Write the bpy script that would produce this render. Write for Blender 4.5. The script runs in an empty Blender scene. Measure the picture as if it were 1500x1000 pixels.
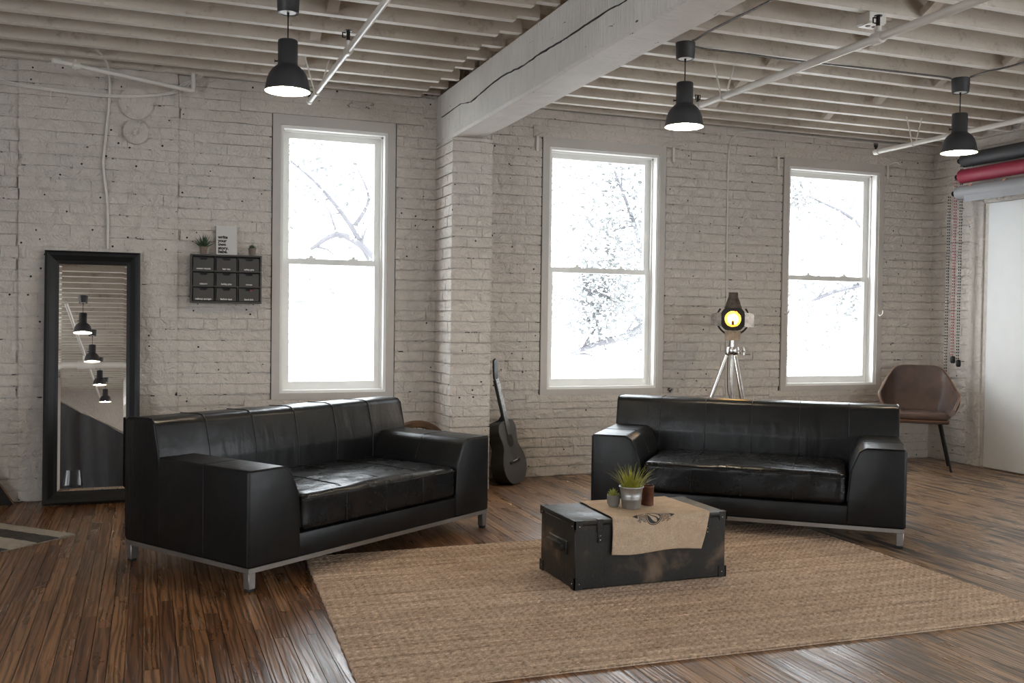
import bpy, bmesh, math, random
from mathutils import Vector, Matrix, noise
R = math.radians
random.seed(7)
SC = bpy.context.scene
COL = SC.collection

# ------------------------------------------------------------------ camera, sky, exposure
FPX, CAMH, CAMD = 1417.3, 1.2, 6.826
YAW, PITCH, ROLL = -0.3609, -0.0232, 0.0128
cf = Vector((-math.sin(YAW)*math.cos(PITCH), math.cos(YAW)*math.cos(PITCH), math.sin(PITCH)))
cr = Vector((math.cos(YAW), math.sin(YAW), 0)); cu = cr.cross(cf)
c_, s_ = math.cos(ROLL), math.sin(ROLL)
RT, UP = c_*cr + s_*cu, -s_*cr + c_*cu
CAM = Vector((0, -CAMD, CAMH))
cd = bpy.data.cameras.new('camera'); cam = bpy.data.objects.new('camera', cd); COL.objects.link(cam)
cd.sensor_width = 36; cd.lens = 36*FPX/1500; cd.clip_end = 300
cam.matrix_world = Matrix(((RT.x, UP.x, -cf.x, CAM.x), (RT.y, UP.y, -cf.y, CAM.y), (RT.z, UP.z, -cf.z, CAM.z), (0, 0, 0, 1)))
SC.camera = cam
W = bpy.data.worlds.new('overcast_sky'); SC.world = W; W.use_nodes = True
bg = W.node_tree.nodes['Background']; bg.inputs[0].default_value = (0.90, 0.95, 1.0, 1); bg.inputs[1].default_value = 3.6
SC.view_settings.view_transform = 'Standard'; SC.view_settings.look = 'None'
SC.view_settings.gamma = 1; SC.view_settings.use_curve_mapping = False
SC.view_settings.exposure = 1.43
try:
    SC.cycles.use_denoising = True; SC.cycles.denoiser = 'OPENIMAGEDENOISE'
    SC.cycles.max_bounces = 10; SC.cycles.diffuse_bounces = 6; SC.cycles.transparent_max_bounces = 12
    SC.cycles.sample_clamp_indirect = 6; SC.cycles.caustics_reflective = False; SC.cycles.caustics_refractive = False
except Exception:
    pass

# photo pixel -> world helpers (depth always from a known plane)
def ray(px): return cf + RT*((px[0]-750)/FPX) - UP*((px[1]-500)/FPX)
def onY(px, y): d = ray(px); return CAM + d*((y-CAM.y)/d.y)
def onX(px, x): d = ray(px); return CAM + d*((x-CAM.x)/d.x)
def onZ(px, z): d = ray(px); return CAM + d*((z-CAM.z)/d.z)

# ------------------------------------------------------------------ mesh helpers
class MB:
    def __init__(s): s.v = []; s.f = []; s.sm = []
    def add(s, vs, fs, sm=False):
        o = len(s.v); s.v += [tuple(p) for p in vs]; s.f += [tuple(i+o for i in f) for f in fs]; s.sm += [sm]*len(fs); return s
    def box(s, x0, x1, y0, y1, z0, z1, M=None):
        vs = [Vector((x, y, z)) for z in (z0, z1) for y in (y0, y1) for x in (x0, x1)]
        if M: vs = [M @ p for p in vs]
        return s.add(vs, [(0,2,3,1),(4,5,7,6),(0,1,5,4),(2,6,7,3),(0,4,6,2),(1,3,7,5)])
    def bm(s, bm, M=None, sm=True):
        bm.verts.index_update()
        s.add([(M @ v.co) if M else v.co.copy() for v in bm.verts], [[v.index for v in f.verts] for f in bm.faces], sm); bm.free(); return s
    def rbox(s, x0, x1, y0, y1, z0, z1, b=.01, seg=2, M=None):
        bm = bmesh.new(); bmesh.ops.create_cube(bm, size=1)
        for v in bm.verts: v.co = Vector(((x0+x1)/2+v.co.x*(x1-x0), (y0+y1)/2+v.co.y*(y1-y0), (z0+z1)/2+v.co.z*(z1-z0)))
        bmesh.ops.bevel(bm, geom=bm.edges[:], offset=b, segments=seg, profile=.5, affect='EDGES')
        return s.bm(bm, M)
    def prism(s, poly, ax, a, b, bev=0, seg=2, M=None):
        # poly: 2-D outline in the two axes other than ax ('x','y','z'), swept a..b
        def P(p, t): return {'x': (t, p[0], p[1]), 'y': (p[0], t, p[1]), 'z': (p[0], p[1], t)}[ax]
        bm = bmesh.new(); n = len(poly)
        A = [bm.verts.new(P(p, a)) for p in poly]; B = [bm.verts.new(P(p, b)) for p in poly]
        bm.faces.new(A); bm.faces.new(B[::-1])
        for i in range(n): bm.faces.new((A[i], B[i], B[(i+1) % n], A[(i+1) % n]))
        bmesh.ops.recalc_face_normals(bm, faces=bm.faces[:])
        if bev: bmesh.ops.bevel(bm, geom=bm.edges[:], offset=bev, segments=seg, profile=.5, affect='EDGES', clamp_overlap=True)
        return s.bm(bm, M, sm=bool(bev))
    def tube(s, path, r, n=8, caps=True, M=None):
        path = [Vector(p) for p in path]; rs = r if isinstance(r, (list, tuple)) else [r]*len(path)
        vs, fs = [], []; prev = None
        for i, p in enumerate(path):
            t = (path[min(i+1, len(path)-1)] - path[max(i-1, 0)])
            t = t.normalized() if t.length > 1e-9 else Vector((0, 0, 1))
            u = (prev - t*prev.dot(t)) if prev else (Vector((0, 0, 1)) if abs(t.z) < .9 else Vector((1, 0, 0))).cross(t)
            if u.length < 1e-6: u = Vector((1, 0, 0)).cross(t)
            u.normalize(); w = t.cross(u); prev = u
            vs += [p + (u*math.cos(2*math.pi*k/n) + w*math.sin(2*math.pi*k/n))*rs[i] for k in range(n)]
        for i in range(len(path)-1):
            for k in range(n):
                a, b = i*n+k, i*n+(k+1) % n; fs.append((a, b, b+n, a+n))
        if caps: fs += [tuple(range(n))[::-1], tuple(range((len(path)-1)*n, len(path)*n))]
        if M: vs = [M @ p for p in vs]
        return s.add(vs, fs, True)
    def lathe(s, prof, n=24, M=None, cap0=False, cap1=False):
        vs = [Vector((r*math.cos(2*math.pi*k/n), r*math.sin(2*math.pi*k/n), z)) for r, z in prof for k in range(n)]
        if M: vs = [M @ p for p in vs]
        fs = [(i*n+k, i*n+(k+1) % n, (i+1)*n+(k+1) % n, (i+1)*n+k) for i in range(len(prof)-1) for k in range(n)]
        if cap0: fs.append(tuple(range(n))[::-1])
        if cap1: fs.append(tuple(range((len(prof)-1)*n, len(prof)*n)))
        return s.add(vs, fs, True)
    def ball(s, c, r, n=10, sc=(1, 1, 1)):
        pr = [(max(1e-4, r*math.sin(math.pi*i/n)), -r*math.cos(math.pi*i/n)) for i in range(n+1)]
        return s.lathe(pr, 12, Matrix.Translation(c) @ Matrix.Diagonal((*sc, 1)))
    def grid(s, fn, nu, nv, sm=True):
        vs = [fn(i/nu, j/nv) for j in range(nv+1) for i in range(nu+1)]
        return s.add(vs, [(j*(nu+1)+i, j*(nu+1)+i+1, (j+1)*(nu+1)+i+1, (j+1)*(nu+1)+i) for j in range(nv) for i in range(nu)], sm)
    def mesh(s, name, mat):
        me = bpy.data.meshes.new(name); me.from_pydata([tuple(p) for p in s.v], [], s.f)
        me.polygons.foreach_set('use_smooth', s.sm); me.materials.append(mat); me.update(); return me
    def build(s, name, mat, parent=None, autosm=40, loc=None):
        me = s.mesh(name, mat)
        if autosm and any(s.sm):
            try: me.set_sharp_from_angle(angle=R(autosm))
            except Exception: pass
        o = bpy.data.objects.new(name, me); COL.objects.link(o)
        if parent: o.parent = parent
        if loc: o.location = loc
        return o
def tag(o, label, cat, group=None, kind=None):
    if label: o['label'] = label
    if cat: o['category'] = cat
    if group: o['group'] = group
    if kind: o['kind'] = kind
    return o
def thing(name, label, cat, loc=(0, 0, 0), rz=0, group=None, rot=None):
    o = bpy.data.objects.new(name, None); COL.objects.link(o); o.location = loc
    o.rotation_euler = rot if rot else (0, 0, rz); o.empty_display_size = .05
    return tag(o, label, cat, group)
def struct(o): o['kind'] = 'structure'; return o
def copy_tree(o, parent=None):
    c = o.copy(); COL.objects.link(c); c.parent = parent
    for ch in list(o.children): copy_tree(ch, c)
    return c
def rotm(ax, deg, at=(0, 0, 0)): return Matrix.Translation(at) @ Matrix.Rotation(R(deg), 4, ax)
def smooth_path(pts, n=6):
    pts = [Vector(p) for p in pts]; out = []
    for i in range(len(pts)-1):
        p0, p1, p2, p3 = pts[max(i-1, 0)], pts[i], pts[i+1], pts[min(i+2, len(pts)-1)]
        for k in range(n):
            t = k/n; out.append(.5*((2*p1) + (p2-p0)*t + (2*p0-5*p1+4*p2-p3)*t*t + (3*p1-p0-3*p2+p3)*t**3))
    return out + [pts[-1]]

# ------------------------------------------------------------------ materials
MATS = {}
def newmat(name):
    m = bpy.data.materials.new(name); m.use_nodes = True; nt = m.node_tree
    return m, nt, nt.nodes['Principled BSDF']
def nd(nt, t, **kw):
    n = nt.nodes.new(t)
    for k, v in kw.items():
        if k.startswith('i_'): n.inputs[int(k[2:])].default_value = v
        else: setattr(n, k, v)
    return n
def coords(nt, world=False, scale=(1, 1, 1)):
    src = nd(nt, 'ShaderNodeNewGeometry').outputs['Position'] if world else nd(nt, 'ShaderNodeTexCoord').outputs['Object']
    mp = nd(nt, 'ShaderNodeMapping'); mp.inputs['Scale'].default_value = scale
    nt.links.new(src, mp.inputs['Vector']); return mp.outputs['Vector']
def noise_n(nt, vec, scale, detail=4, rough=.55, dist=0):
    n = nd(nt, 'ShaderNodeTexNoise'); n.inputs['Scale'].default_value = scale; n.inputs['Detail'].default_value = detail
    n.inputs['Roughness'].default_value = rough; n.inputs['Distortion'].default_value = dist
    nt.links.new(vec, n.inputs['Vector']); return n.outputs['Fac']
def ramp(nt, fac, stops, interp='LINEAR'):
    r = nd(nt, 'ShaderNodeValToRGB'); r.color_ramp.interpolation = interp; e = r.color_ramp.elements
    while len(e) < len(stops): e.new(.5)
    for k, (p, c) in enumerate(stops): e[k].position = p; e[k].color = (*c, 1) if len(c) == 3 else c
    nt.links.new(fac, r.inputs['Fac']); return r.outputs['Color']
def mix(nt, fac, a, b, mode='MIX'):
    m = nd(nt, 'ShaderNodeMix'); m.data_type = 'RGBA'; m.blend_type = mode
    for sk, v in ((0, fac), (6, a), (7, b)):
        if isinstance(v, (int, float)): m.inputs[sk].default_value = v
        elif isinstance(v, tuple): m.inputs[sk].default_value = (*v, 1) if len(v) == 3 else v
        else: nt.links.new(v, m.inputs[sk])
    return m.outputs[2]
def maprange(nt, fac, a, b, c, d):
    m = nd(nt, 'ShaderNodeMapRange'); nt.links.new(fac, m.inputs[0])
    for k, v in enumerate((a, b, c, d)): m.inputs[k+1].default_value = v
    return m.outputs[0]
def mathn(nt, op, a, b=0.):
    m = nd(nt, 'ShaderNodeMath'); m.operation = op
    for k, v in enumerate((a, b)):
        if isinstance(v, (int, float)): m.inputs[k].default_value = v
        else: nt.links.new(v, m.inputs[k])
    return m.outputs[0]
def bumpn(nt, b, h, strength, dist=.01, prev=None):
    n = nd(nt, 'ShaderNodeBump'); n.inputs['Strength'].default_value = strength; n.inputs['Distance'].default_value = dist
    nt.links.new(h, n.inputs['Height'])
    if prev: nt.links.new(prev, n.inputs['Normal'])
    nt.links.new(n.outputs[0], b.inputs['Normal']); return n.outputs[0]
def simple(name, col, rough=.5, metal=0, var=.12, vs=6, bump=0, bs=60, coat=0, spec=None, emit=None, estr=0, stretch=(1, 1, 1), bdist=.004):
    m, nt, b = newmat(name); v = coords(nt, False, stretch)
    if var:
        f = noise_n(nt, v, vs, 5)
        lo = tuple(c*(1-var) for c in col); hi = tuple(min(1, c*(1+var)) for c in col)
        nt.links.new(ramp(nt, f, [(.3, lo), (.7, hi)]), b.inputs['Base Color'])
        nt.links.new(maprange(nt, f, .3, .7, rough*.88, min(1, rough*1.12)), b.inputs['Roughness'])
    else:
        b.inputs['Base Color'].default_value = (*col, 1); b.inputs['Roughness'].default_value = rough
    b.inputs['Metallic'].default_value = metal
    if coat: b.inputs['Coat Weight'].default_value = coat
    if spec is not None: b.inputs['Specular IOR Level'].default_value = spec
    if bump: bumpn(nt, b, noise_n(nt, v, bs, 4), bump, bdist)
    if emit: b.inputs['Emission Color'].default_value = (*emit, 1); b.inputs['Emission Strength'].default_value = estr
    MATS[name] = m; return m

def paint_brick(name, base, holes=True, dark_joint=False):
    m, nt, b = newmat(name); v = coords(nt, True)
    f1 = noise_n(nt, v, 1.3, 4); f2 = noise_n(nt, v, 26, 5, .6)
    c = ramp(nt, f1, [(.3, tuple(x*.93 for x in base)), (.7, tuple(min(1, x*1.05) for x in base))])
    c = mix(nt, maprange(nt, f2, .35, .75, 0, .22), c, tuple(x*.72 for x in base))
    if holes:
        vo = nd(nt, 'ShaderNodeTexVoronoi'); vo.inputs['Scale'].default_value = 13; nt.links.new(v, vo.inputs['Vector'])
        hm = mathn(nt, 'LESS_THAN', vo.outputs['Distance'], .085)
        hm = mathn(nt, 'MULTIPLY', hm, mathn(nt, 'GREATER_THAN', noise_n(nt, v, 1.1, 2), .44))
        c = mix(nt, hm, c, (.02, .018, .016))
    if dark_joint:
        dm = maprange(nt, noise_n(nt, v, 13, 5, .75), .60, .635, 0, 1)
        c = mix(nt, dm, c, (.03, .027, .024))
    nt.links.new(c, b.inputs['Base Color']); b.inputs['Roughness'].default_value = .62
    b.inputs['Specular IOR Level'].default_value = .3
    h1 = bumpn(nt, b, noise_n(nt, v, 13, 5, .62, .6), 1.0, .036)
    bumpn(nt, b, noise_n(nt, v, 60, 4, .6), .45, .008, h1)
    MATS[name] = m; return m
WALLC = (.655, .60, .545)
PAINT = paint_brick('painted_brick', WALLC)
JOINT = paint_brick('painted_joint', WALLC, False, True)
PLASTER = paint_brick('painted_plaster', WALLC, False)

def wood_floor(name, use_attr):
    m, nt, b = newmat(name)
    pos = nd(nt, 'ShaderNodeNewGeometry').outputs['Position']
    if use_attr: rnd = nd(nt, 'ShaderNodeAttribute', attribute_name='rnd').outputs['Fac']
    else: rnd = nd(nt, 'ShaderNodeObjectInfo').outputs['Random']
    off = nd(nt, 'ShaderNodeCombineXYZ'); nt.links.new(mathn(nt, 'MULTIPLY', rnd, 37.), off.inputs[0]); nt.links.new(mathn(nt, 'MULTIPLY', rnd, 91.), off.inputs[1])
    add = nd(nt, 'ShaderNodeVectorMath', operation='ADD'); nt.links.new(pos, add.inputs[0]); nt.links.new(off.outputs[0], add.inputs[1])
    mp = nd(nt, 'ShaderNodeMapping'); mp.inputs['Scale'].default_value = (1, .05, 1); nt.links.new(add.outputs[0], mp.inputs['Vector'])
    wv = nd(nt, 'ShaderNodeTexWave', wave_type='BANDS', bands_direction='X'); wv.inputs['Scale'].default_value = 13; wv.inputs['Distortion'].default_value = 14; wv.inputs['Detail'].default_value = 3; wv.inputs['Detail Scale'].default_value = 1.2; wv.inputs['Detail Roughness'].default_value = .6
    nt.links.new(mp.outputs[0], wv.inputs['Vector'])
    grain = mathn(nt, 'ADD', mathn(nt, 'MULTIPLY', wv.outputs['Fac'], .45), mathn(nt, 'MULTIPLY', noise_n(nt, mp.outputs[0], 70, 6, .62, .5), .55))
    mp2 = nd(nt, 'ShaderNodeMapping'); mp2.inputs['Scale'].default_value = (1, .16, 1); nt.links.new(add.outputs[0], mp2.inputs['Vector'])
    big = noise_n(nt, mp2.outputs[0], 9, 4, .6, .8)
    sep = nd(nt, 'ShaderNodeSeparateXYZ'); nt.links.new(pos, sep.inputs[0])
    warp = mathn(nt, 'ADD', sep.outputs[0], mathn(nt, 'MULTIPLY', noise_n(nt, pos, .9, 3), 1.6))
    worn = maprange(nt, warp, 2.4, 4.2, 0, 1)
    tone = ramp(nt, rnd, [(0, (.135, .055, .022)), (.3, (.19, .085, .034)), (.6, (.24, .11, .045)), (.88, (.30, .148, .064)), (1, (.115, .05, .023))])
    pale = ramp(nt, rnd, [(0, (.30, .185, .105)), (.5, (.41, .265, .16)), (1, (.35, .22, .13))])
    c = mix(nt, worn, tone, pale)
    c = mix(nt, maprange(nt, grain, .38, .72, 0, .72), c, (.032, .016, .009))
    streak = mathn(nt, 'MULTIPLY', maprange(nt, big, .52, .58, 0, .9), worn)
    c = mix(nt, streak, c, (.035, .034, .036))
    mp3 = nd(nt, 'ShaderNodeMapping'); mp3.inputs['Scale'].default_value = (1, .03, 1); nt.links.new(add.outputs[0], mp3.inputs['Vector'])
    scr = maprange(nt, noise_n(nt, mp3.outputs[0], 130, 2, .5, .2), .66, .70, 0, .55)
    c = mix(nt, scr, c, (.42, .36, .30))
    nt.links.new(c, b.inputs['Base Color'])
    nt.links.new(maprange(nt, big, .3, .75, .22, .46), b.inputs['Roughness'])
    b.inputs['Specular IOR Level'].default_value = .45
    h = bumpn(nt, b, grain, .45, .003)
    bumpn(nt, b, big, .12, .005, h)
    MATS[name] = m; return m
PLANK_O = wood_floor('worn_oak_plank', False); PLANK_S = wood_floor('worn_oak_planks', True)

def leather(name, col, rough, wr=(9, 9, 2.6)):
    m, nt, b = newmat(name); v = coords(nt, False)
    f = noise_n(nt, v, 9, 5)
    nt.links.new(ramp(nt, f, [(.3, tuple(x*.75 for x in col)), (.7, tuple(x*1.35 for x in col))]), b.inputs['Base Color'])
    nt.links.new(maprange(nt, noise_n(nt, v, 5, 5, .65), .3, .7, rough*.9, rough*1.15), b.inputs['Roughness'])
    b.inputs['Specular IOR Level'].default_value = .32
    w = coords(nt, False, wr)
    h = bumpn(nt, b, noise_n(nt, w, 1, 2.5, .5, .5), .5, .016)
    h = bumpn(nt, b, noise_n(nt, v, 28, 3, .6, .5), .16, .006, h)
    vo = nd(nt, 'ShaderNodeTexVoronoi'); vo.inputs['Scale'].default_value = 260; nt.links.new(v, vo.inputs['Vector'])
    bumpn(nt, b, vo.outputs['Distance'], .15, .0012, h)
    MATS[name] = m; return m
LEATHER = leather('black_leather', (.0065, .0065, .007), .38, (3, 3, 3))
LEATHER_BACK = leather('black_leather_back', (.0065, .0065, .007), .34, (8, 8, 2.4))
LEATHER_SEAT = leather('black_leather_seat', (.0065, .0065, .007), .27, (5, 9, 5))
BROWN = leather('brown_leather', (.075, .045, .034), .42, (6, 6, 6))

def cloth_mat(name, c1, c2, scale, stretch, rough=.95, bump=.7, weave=220):
    m, nt, b = newmat(name); v = coords(nt, False, stretch)
    f = noise_n(nt, v, scale, 6, .7)
    fine = noise_n(nt, coords(nt, False), weave, 2, .5)
    c = ramp(nt, f, [(.28, c1), (.72, c2)])
    c = mix(nt, maprange(nt, fine, .35, .65, 0, .4), c, tuple(x*.45 for x in c1))
    nt.links.new(c, b.inputs['Base Color']); b.inputs['Roughness'].default_value = rough; b.inputs['Specular IOR Level'].default_value = .1
    bumpn(nt, b, fine, bump, .004); MATS[name] = m; return m
JUTE = cloth_mat('braided_jute', (.39, .27, .19), (.72, .56, .43), 3.4, (.7, 11, 1), weave=150, bump=1.0)
_nt = JUTE.node_tree; _b = _nt.nodes['Principled BSDF']; _l = _b.inputs['Base Color'].links[0]; _src = _l.from_socket
_at = nd(_nt, 'ShaderNodeAttribute', attribute_name='strand')
_nt.links.new(mix(_nt, 1.0, _src, ramp(_nt, _at.outputs['Fac'], [(0, (.50, .45, .40)), (.5, (.92, .90, .88)), (1, (1.28, 1.25, 1.2))]), 'MULTIPLY'), _b.inputs['Base Color'])
BURLAP = cloth_mat('burlap', (.46, .335, .23), (.61, .465, .335), 22, (1, 1, 1), weave=240)

def beam_paint():
    m, nt, b = newmat('painted_rough_timber'); v = coords(nt, True)
    c = ramp(nt, noise_n(nt, v, 3, 5), [(.3, (.72, .685, .64)), (.7, (.82, .785, .74))])
    chip = mathn(nt, 'LESS_THAN', noise_n(nt, coords(nt, True, (1, .25, 1)), 42, 4, .65), .31)
    c = mix(nt, chip, c, (.06, .05, .042)); nt.links.new(c, b.inputs['Base Color']); b.inputs['Roughness'].default_value = .6
    saw = noise_n(nt, coords(nt, True, (3, 26, 1.2)), 3, 4, .6, .3)
    h = bumpn(nt, b, saw, 1.0, .024); bumpn(nt, b, noise_n(nt, v, 60, 3), .25, .005, h)
    MATS['beam'] = m; return m
BEAMM = beam_paint()
def joist_paint():
    m, nt, b = newmat('painted_joist'); v = coords(nt, True)
    c = ramp(nt, noise_n(nt, v, 1.6, 5, .6), [(.3, (.52, .46, .39)), (.7, (.67, .61, .53))])
    c = mix(nt, maprange(nt, noise_n(nt, v, 9, 6, .78), .54, .68, 0, .5), c, (.20, .165, .125))
    nt.links.new(c, b.inputs['Base Color']); b.inputs['Roughness'].default_value = .6
    bumpn(nt, b, noise_n(nt, coords(nt, True, (1, 1, 2)), 30, 5, .65, .4), .5, .012)
    MATS['joist'] = m; return m
JOISTM = joist_paint()

WHITE = simple('white_window_paint', (.78, .77, .74), .35, var=.03)
CASING = simple('greige_casing_paint', (.50, .465, .43), .5, var=.05, bump=.15, bs=30)
WPIPE = simple('white_painted_pipe', (.70, .67, .62), .35, var=.06, bump=.1)
BLACK = simple('black_satin', (.010, .010, .010), .42, var=.1, spec=.25)
GREYLAMP = simple('charcoal_enamel', (.035, .035, .038), .5, var=.06)
LAMPIN = simple('white_enamel', (.85, .85, .83), .4, var=0)
CHROME = simple('brushed_nickel', (.62, .59, .56), .22, 1, var=.08, vs=40)
STEEL = simple('satin_steel', (.31, .29, .275), .42, .85, var=.06)
RUST = simple('rusty_iron', (.085, .042, .02), .8, .3, var=.5, vs=22, bump=.4, bs=90)
COPPER = simple('rusted_copper', (.13, .052, .03), .6, .6, var=.45, vs=25, bump=.2)
GALV = simple('galvanised_steel', (.42, .42, .41), .4, .8, var=.22, vs=18)
CONC = simple('grey_concrete', (.21, .19, .165), .9, var=.15, bump=.3)
POTM = simple('taupe_clay', (.20, .155, .125), .85, var=.12)
PLANTD = simple('dull_green_leaf', (.05, .085, .045), .5, var=.35)
GRASSM = simple('yellow_green_blade', (.28, .27, .035), .5, var=.45, vs=30)
SUCC = simple('lime_succulent', (.30, .30, .06), .5, var=.35, vs=30)
SOIL = simple('dark_soil', (.02, .015, .01), 1, var=.3)
PAPERW = simple('white_card', (.60, .58, .56), .7, var=.03)
INK = simple('black_ink', (.008, .008, .008), .6, var=0)
WHITEINK = simple('white_lettering', (.8, .78, .75), .6, var=0)
DRAWER = simple('charcoal_board', (.05, .046, .042), .62, var=.12, vs=14)
DRAWERIN = simple('black_board', (.005, .005, .006), .7, var=0)
TRUNKM = None
def trunk_mat():
    m, nt, b = newmat('worn_black_fibreboard'); v = coords(nt, False)
    f = noise_n(nt, v, 4.2, 6, .62, .3)
    c = ramp(nt, f, [(.35, (.012, .0108, .0092)), (.56, (.020, .017, .0135)), (.64, (.07, .047, .030)), (.72, (.13, .088, .058))])
    c = mix(nt, maprange(nt, noise_n(nt, coords(nt, False, (1, 1, .4)), 38, 4, .7, 1.5), .68, .72, 0, .6), c, (.24, .17, .12))
    nt.links.new(c, b.inputs['Base Color']); nt.links.new(maprange(nt, f, .3, .7, .34, .6), b.inputs['Roughness'])
    b.inputs['Specular IOR Level'].default_value = .3; bumpn(nt, b, noise_n(nt, v, 55, 5, .6), .35, .004); return m
TRUNKM = trunk_mat()
IRON = simple('dark_iron', (.03, .026, .023), .5, .7, var=.4, vs=40)
GUITM = simple('matt_black_lacquer', (.075, .073, .072), .45, var=.06)
GUITS = simple('dark_guitar_side', (.016, .015, .015), .35, var=.1)
CREAM = cloth_mat('cream_wool', (.36, .315, .26), (.52, .46, .39), 30, (1, 1, 1))
CHARC = cloth_mat('charcoal_wool', (.05, .045, .042), (.11, .10, .092), 30, (1, 1, 1))
REDP = simple('crimson_paper', (.30, .022, .05), .6, var=.05)
GREYP = simple('grey_paper', (.29, .29, .30), .6, var=.04)
BLACKP = simple('charcoal_paper', (.04, .04, .043), .6, var=.06)
REDPL = simple('red_plastic', (.42, .02, .04), .4, var=0)
TAPE = simple('orange_tape', (.65, .30, .16), .6, var=0)
DOORM = simple('white_door_paint', (.70, .70, .69), .5, var=.03)
BARK = simple('pale_bark', (.12, .115, .125), .9, var=.2)
LEAF = simple('tree_leaf', (.19, .195, .195), .7, var=.4, vs=2)
FABRIC = simple('black_backdrop_fabric', (.022, .022, .025), .85, var=.2, bump=.5, bs=6, bdist=.05)
SPECK = simple('black_speckled_fabric', (.009, .008, .008), .8, var=.5, vs=90, bump=.5, bs=160)
PIPING = simple('tan_piping', (.27, .13, .06), .5, var=.1)
BXCAB = simple('grey_armoured_cable', (.13, .12, .11), .4, .4, var=.3, vs=60)
DOORMET = simple('tarnished_nickel', (.30, .255, .22), .35, .85, var=.4, vs=30)
RUBBER = simple('black_rubber', (.01, .01, .01), .7, var=0)
BULB = simple('lit_bulb', (1, .95, .88), .5, var=0, emit=(1, .84, .62), estr=130)
WARMBULB = simple('warm_filament_bulb', (1, .8, .4), .5, var=0, emit=(1, .62, .22), estr=45)
REFLECT = simple('brass_reflector', (.95, .72, .30), .28, 1, var=.05)
def glass_mat():
    m, nt, b = newmat('clear_pane'); nt.nodes.remove(b); out = nt.nodes['Material Output']
    t = nd(nt, 'ShaderNodeBsdfTransparent'); t.inputs[0].default_value = (.97, .98, .98, 1)
    g = nd(nt, 'ShaderNodeBsdfGlossy'); g.inputs['Roughness'].default_value = .02
    lw = nd(nt, 'ShaderNodeLayerWeight'); lw.inputs[0].default_value = .5
    fac = mathn(nt, 'ADD', mathn(nt, 'MULTIPLY', mathn(nt, 'POWER', lw.outputs['Facing'], 5.), .6), .03)
    mx = nd(nt, 'ShaderNodeMixShader'); nt.links.new(fac, mx.inputs[0]); nt.links.new(t.outputs[0], mx.inputs[1]); nt.links.new(g.outputs[0], mx.inputs[2])
    nt.links.new(mx.outputs[0], out.inputs[0]); return m
GLASS = glass_mat()
MIRROR = simple('mirror_silver', (.80, .79, .77), .004, 1, var=0)

# ------------------------------------------------------------------ room shell
XL, XR, YR = -4.0, 6.61, -16.0
ZJ, ZD = 2.785, 3.03
WZ0, WZ1 = .666, 2.517
WINS = [(.856, 1.610), (2.859, 3.812), (5.044, 5.989)]
BEAM_X = (1.97, 2.197); BEAM_Z = (2.454, 2.80)

# floor slab and planks
floor = struct(MB().box(XL-.25, XR+.25, YR-.25, .25, -.16, -.013).build('floor', PLANK_S))
pl_mesh = MB().box(-.5, .5, -.5, .5, -.012, 0).mesh('plank', PLANK_O)
PW = .057; planks = []
nx = int((XR-XL)/PW)
for i in range(nx):
    x = XL + (i+.5)*PW; y = -random.uniform(0, .9); planks.append((x, (y-.0)/2, -y-.0015)) if -y > .05 else None
    y0 = y
    while y0 > YR:
        L = random.uniform(.45, 1.25); y1 = max(YR, y0-L); planks.append((x, (y0+y1)/2, y0-y1-.0015)); y0 = y1
def plank_vis(p):
    d = Vector((p[0], p[1], 0)) - CAM; z = d.dot(cf)
    if z < .5: return -1
    u, v = 750+FPX*d.dot(RT)/z, 500-FPX*d.dot(UP)/z
    if not (-40 < u < 1540 and v < 1060): return -1
    if .72 < p[0] < 3.5 and -3.85 < p[1] < -2.05: return -1
    return p[2]/z/z
order = sorted(planks, key=plank_vis, reverse=True)
for p in order[:300]:
    o = bpy.data.objects.new('plank', pl_mesh); COL.objects.link(o); o.parent = floor
    o.location = (p[0], p[1], random.uniform(-.0008, 0)); o.scale = (PW-.0022, p[2], 1)
mb = MB(); rn = []
for p in order[300:]:
    mb.box(p[0]-PW/2+.0011, p[0]+PW/2-.0011, p[1]-p[2]/2, p[1]+p[2]/2, -.012, random.uniform(-.0008, 0)); rn += [random.random()]*8
po = mb.build('plank_field', PLANK_S, floor); po['kind'] = 'stuff'
at = po.data.attributes.new('rnd', 'FLOAT', 'POINT'); at.data.foreach_set('value', rn)

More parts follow.
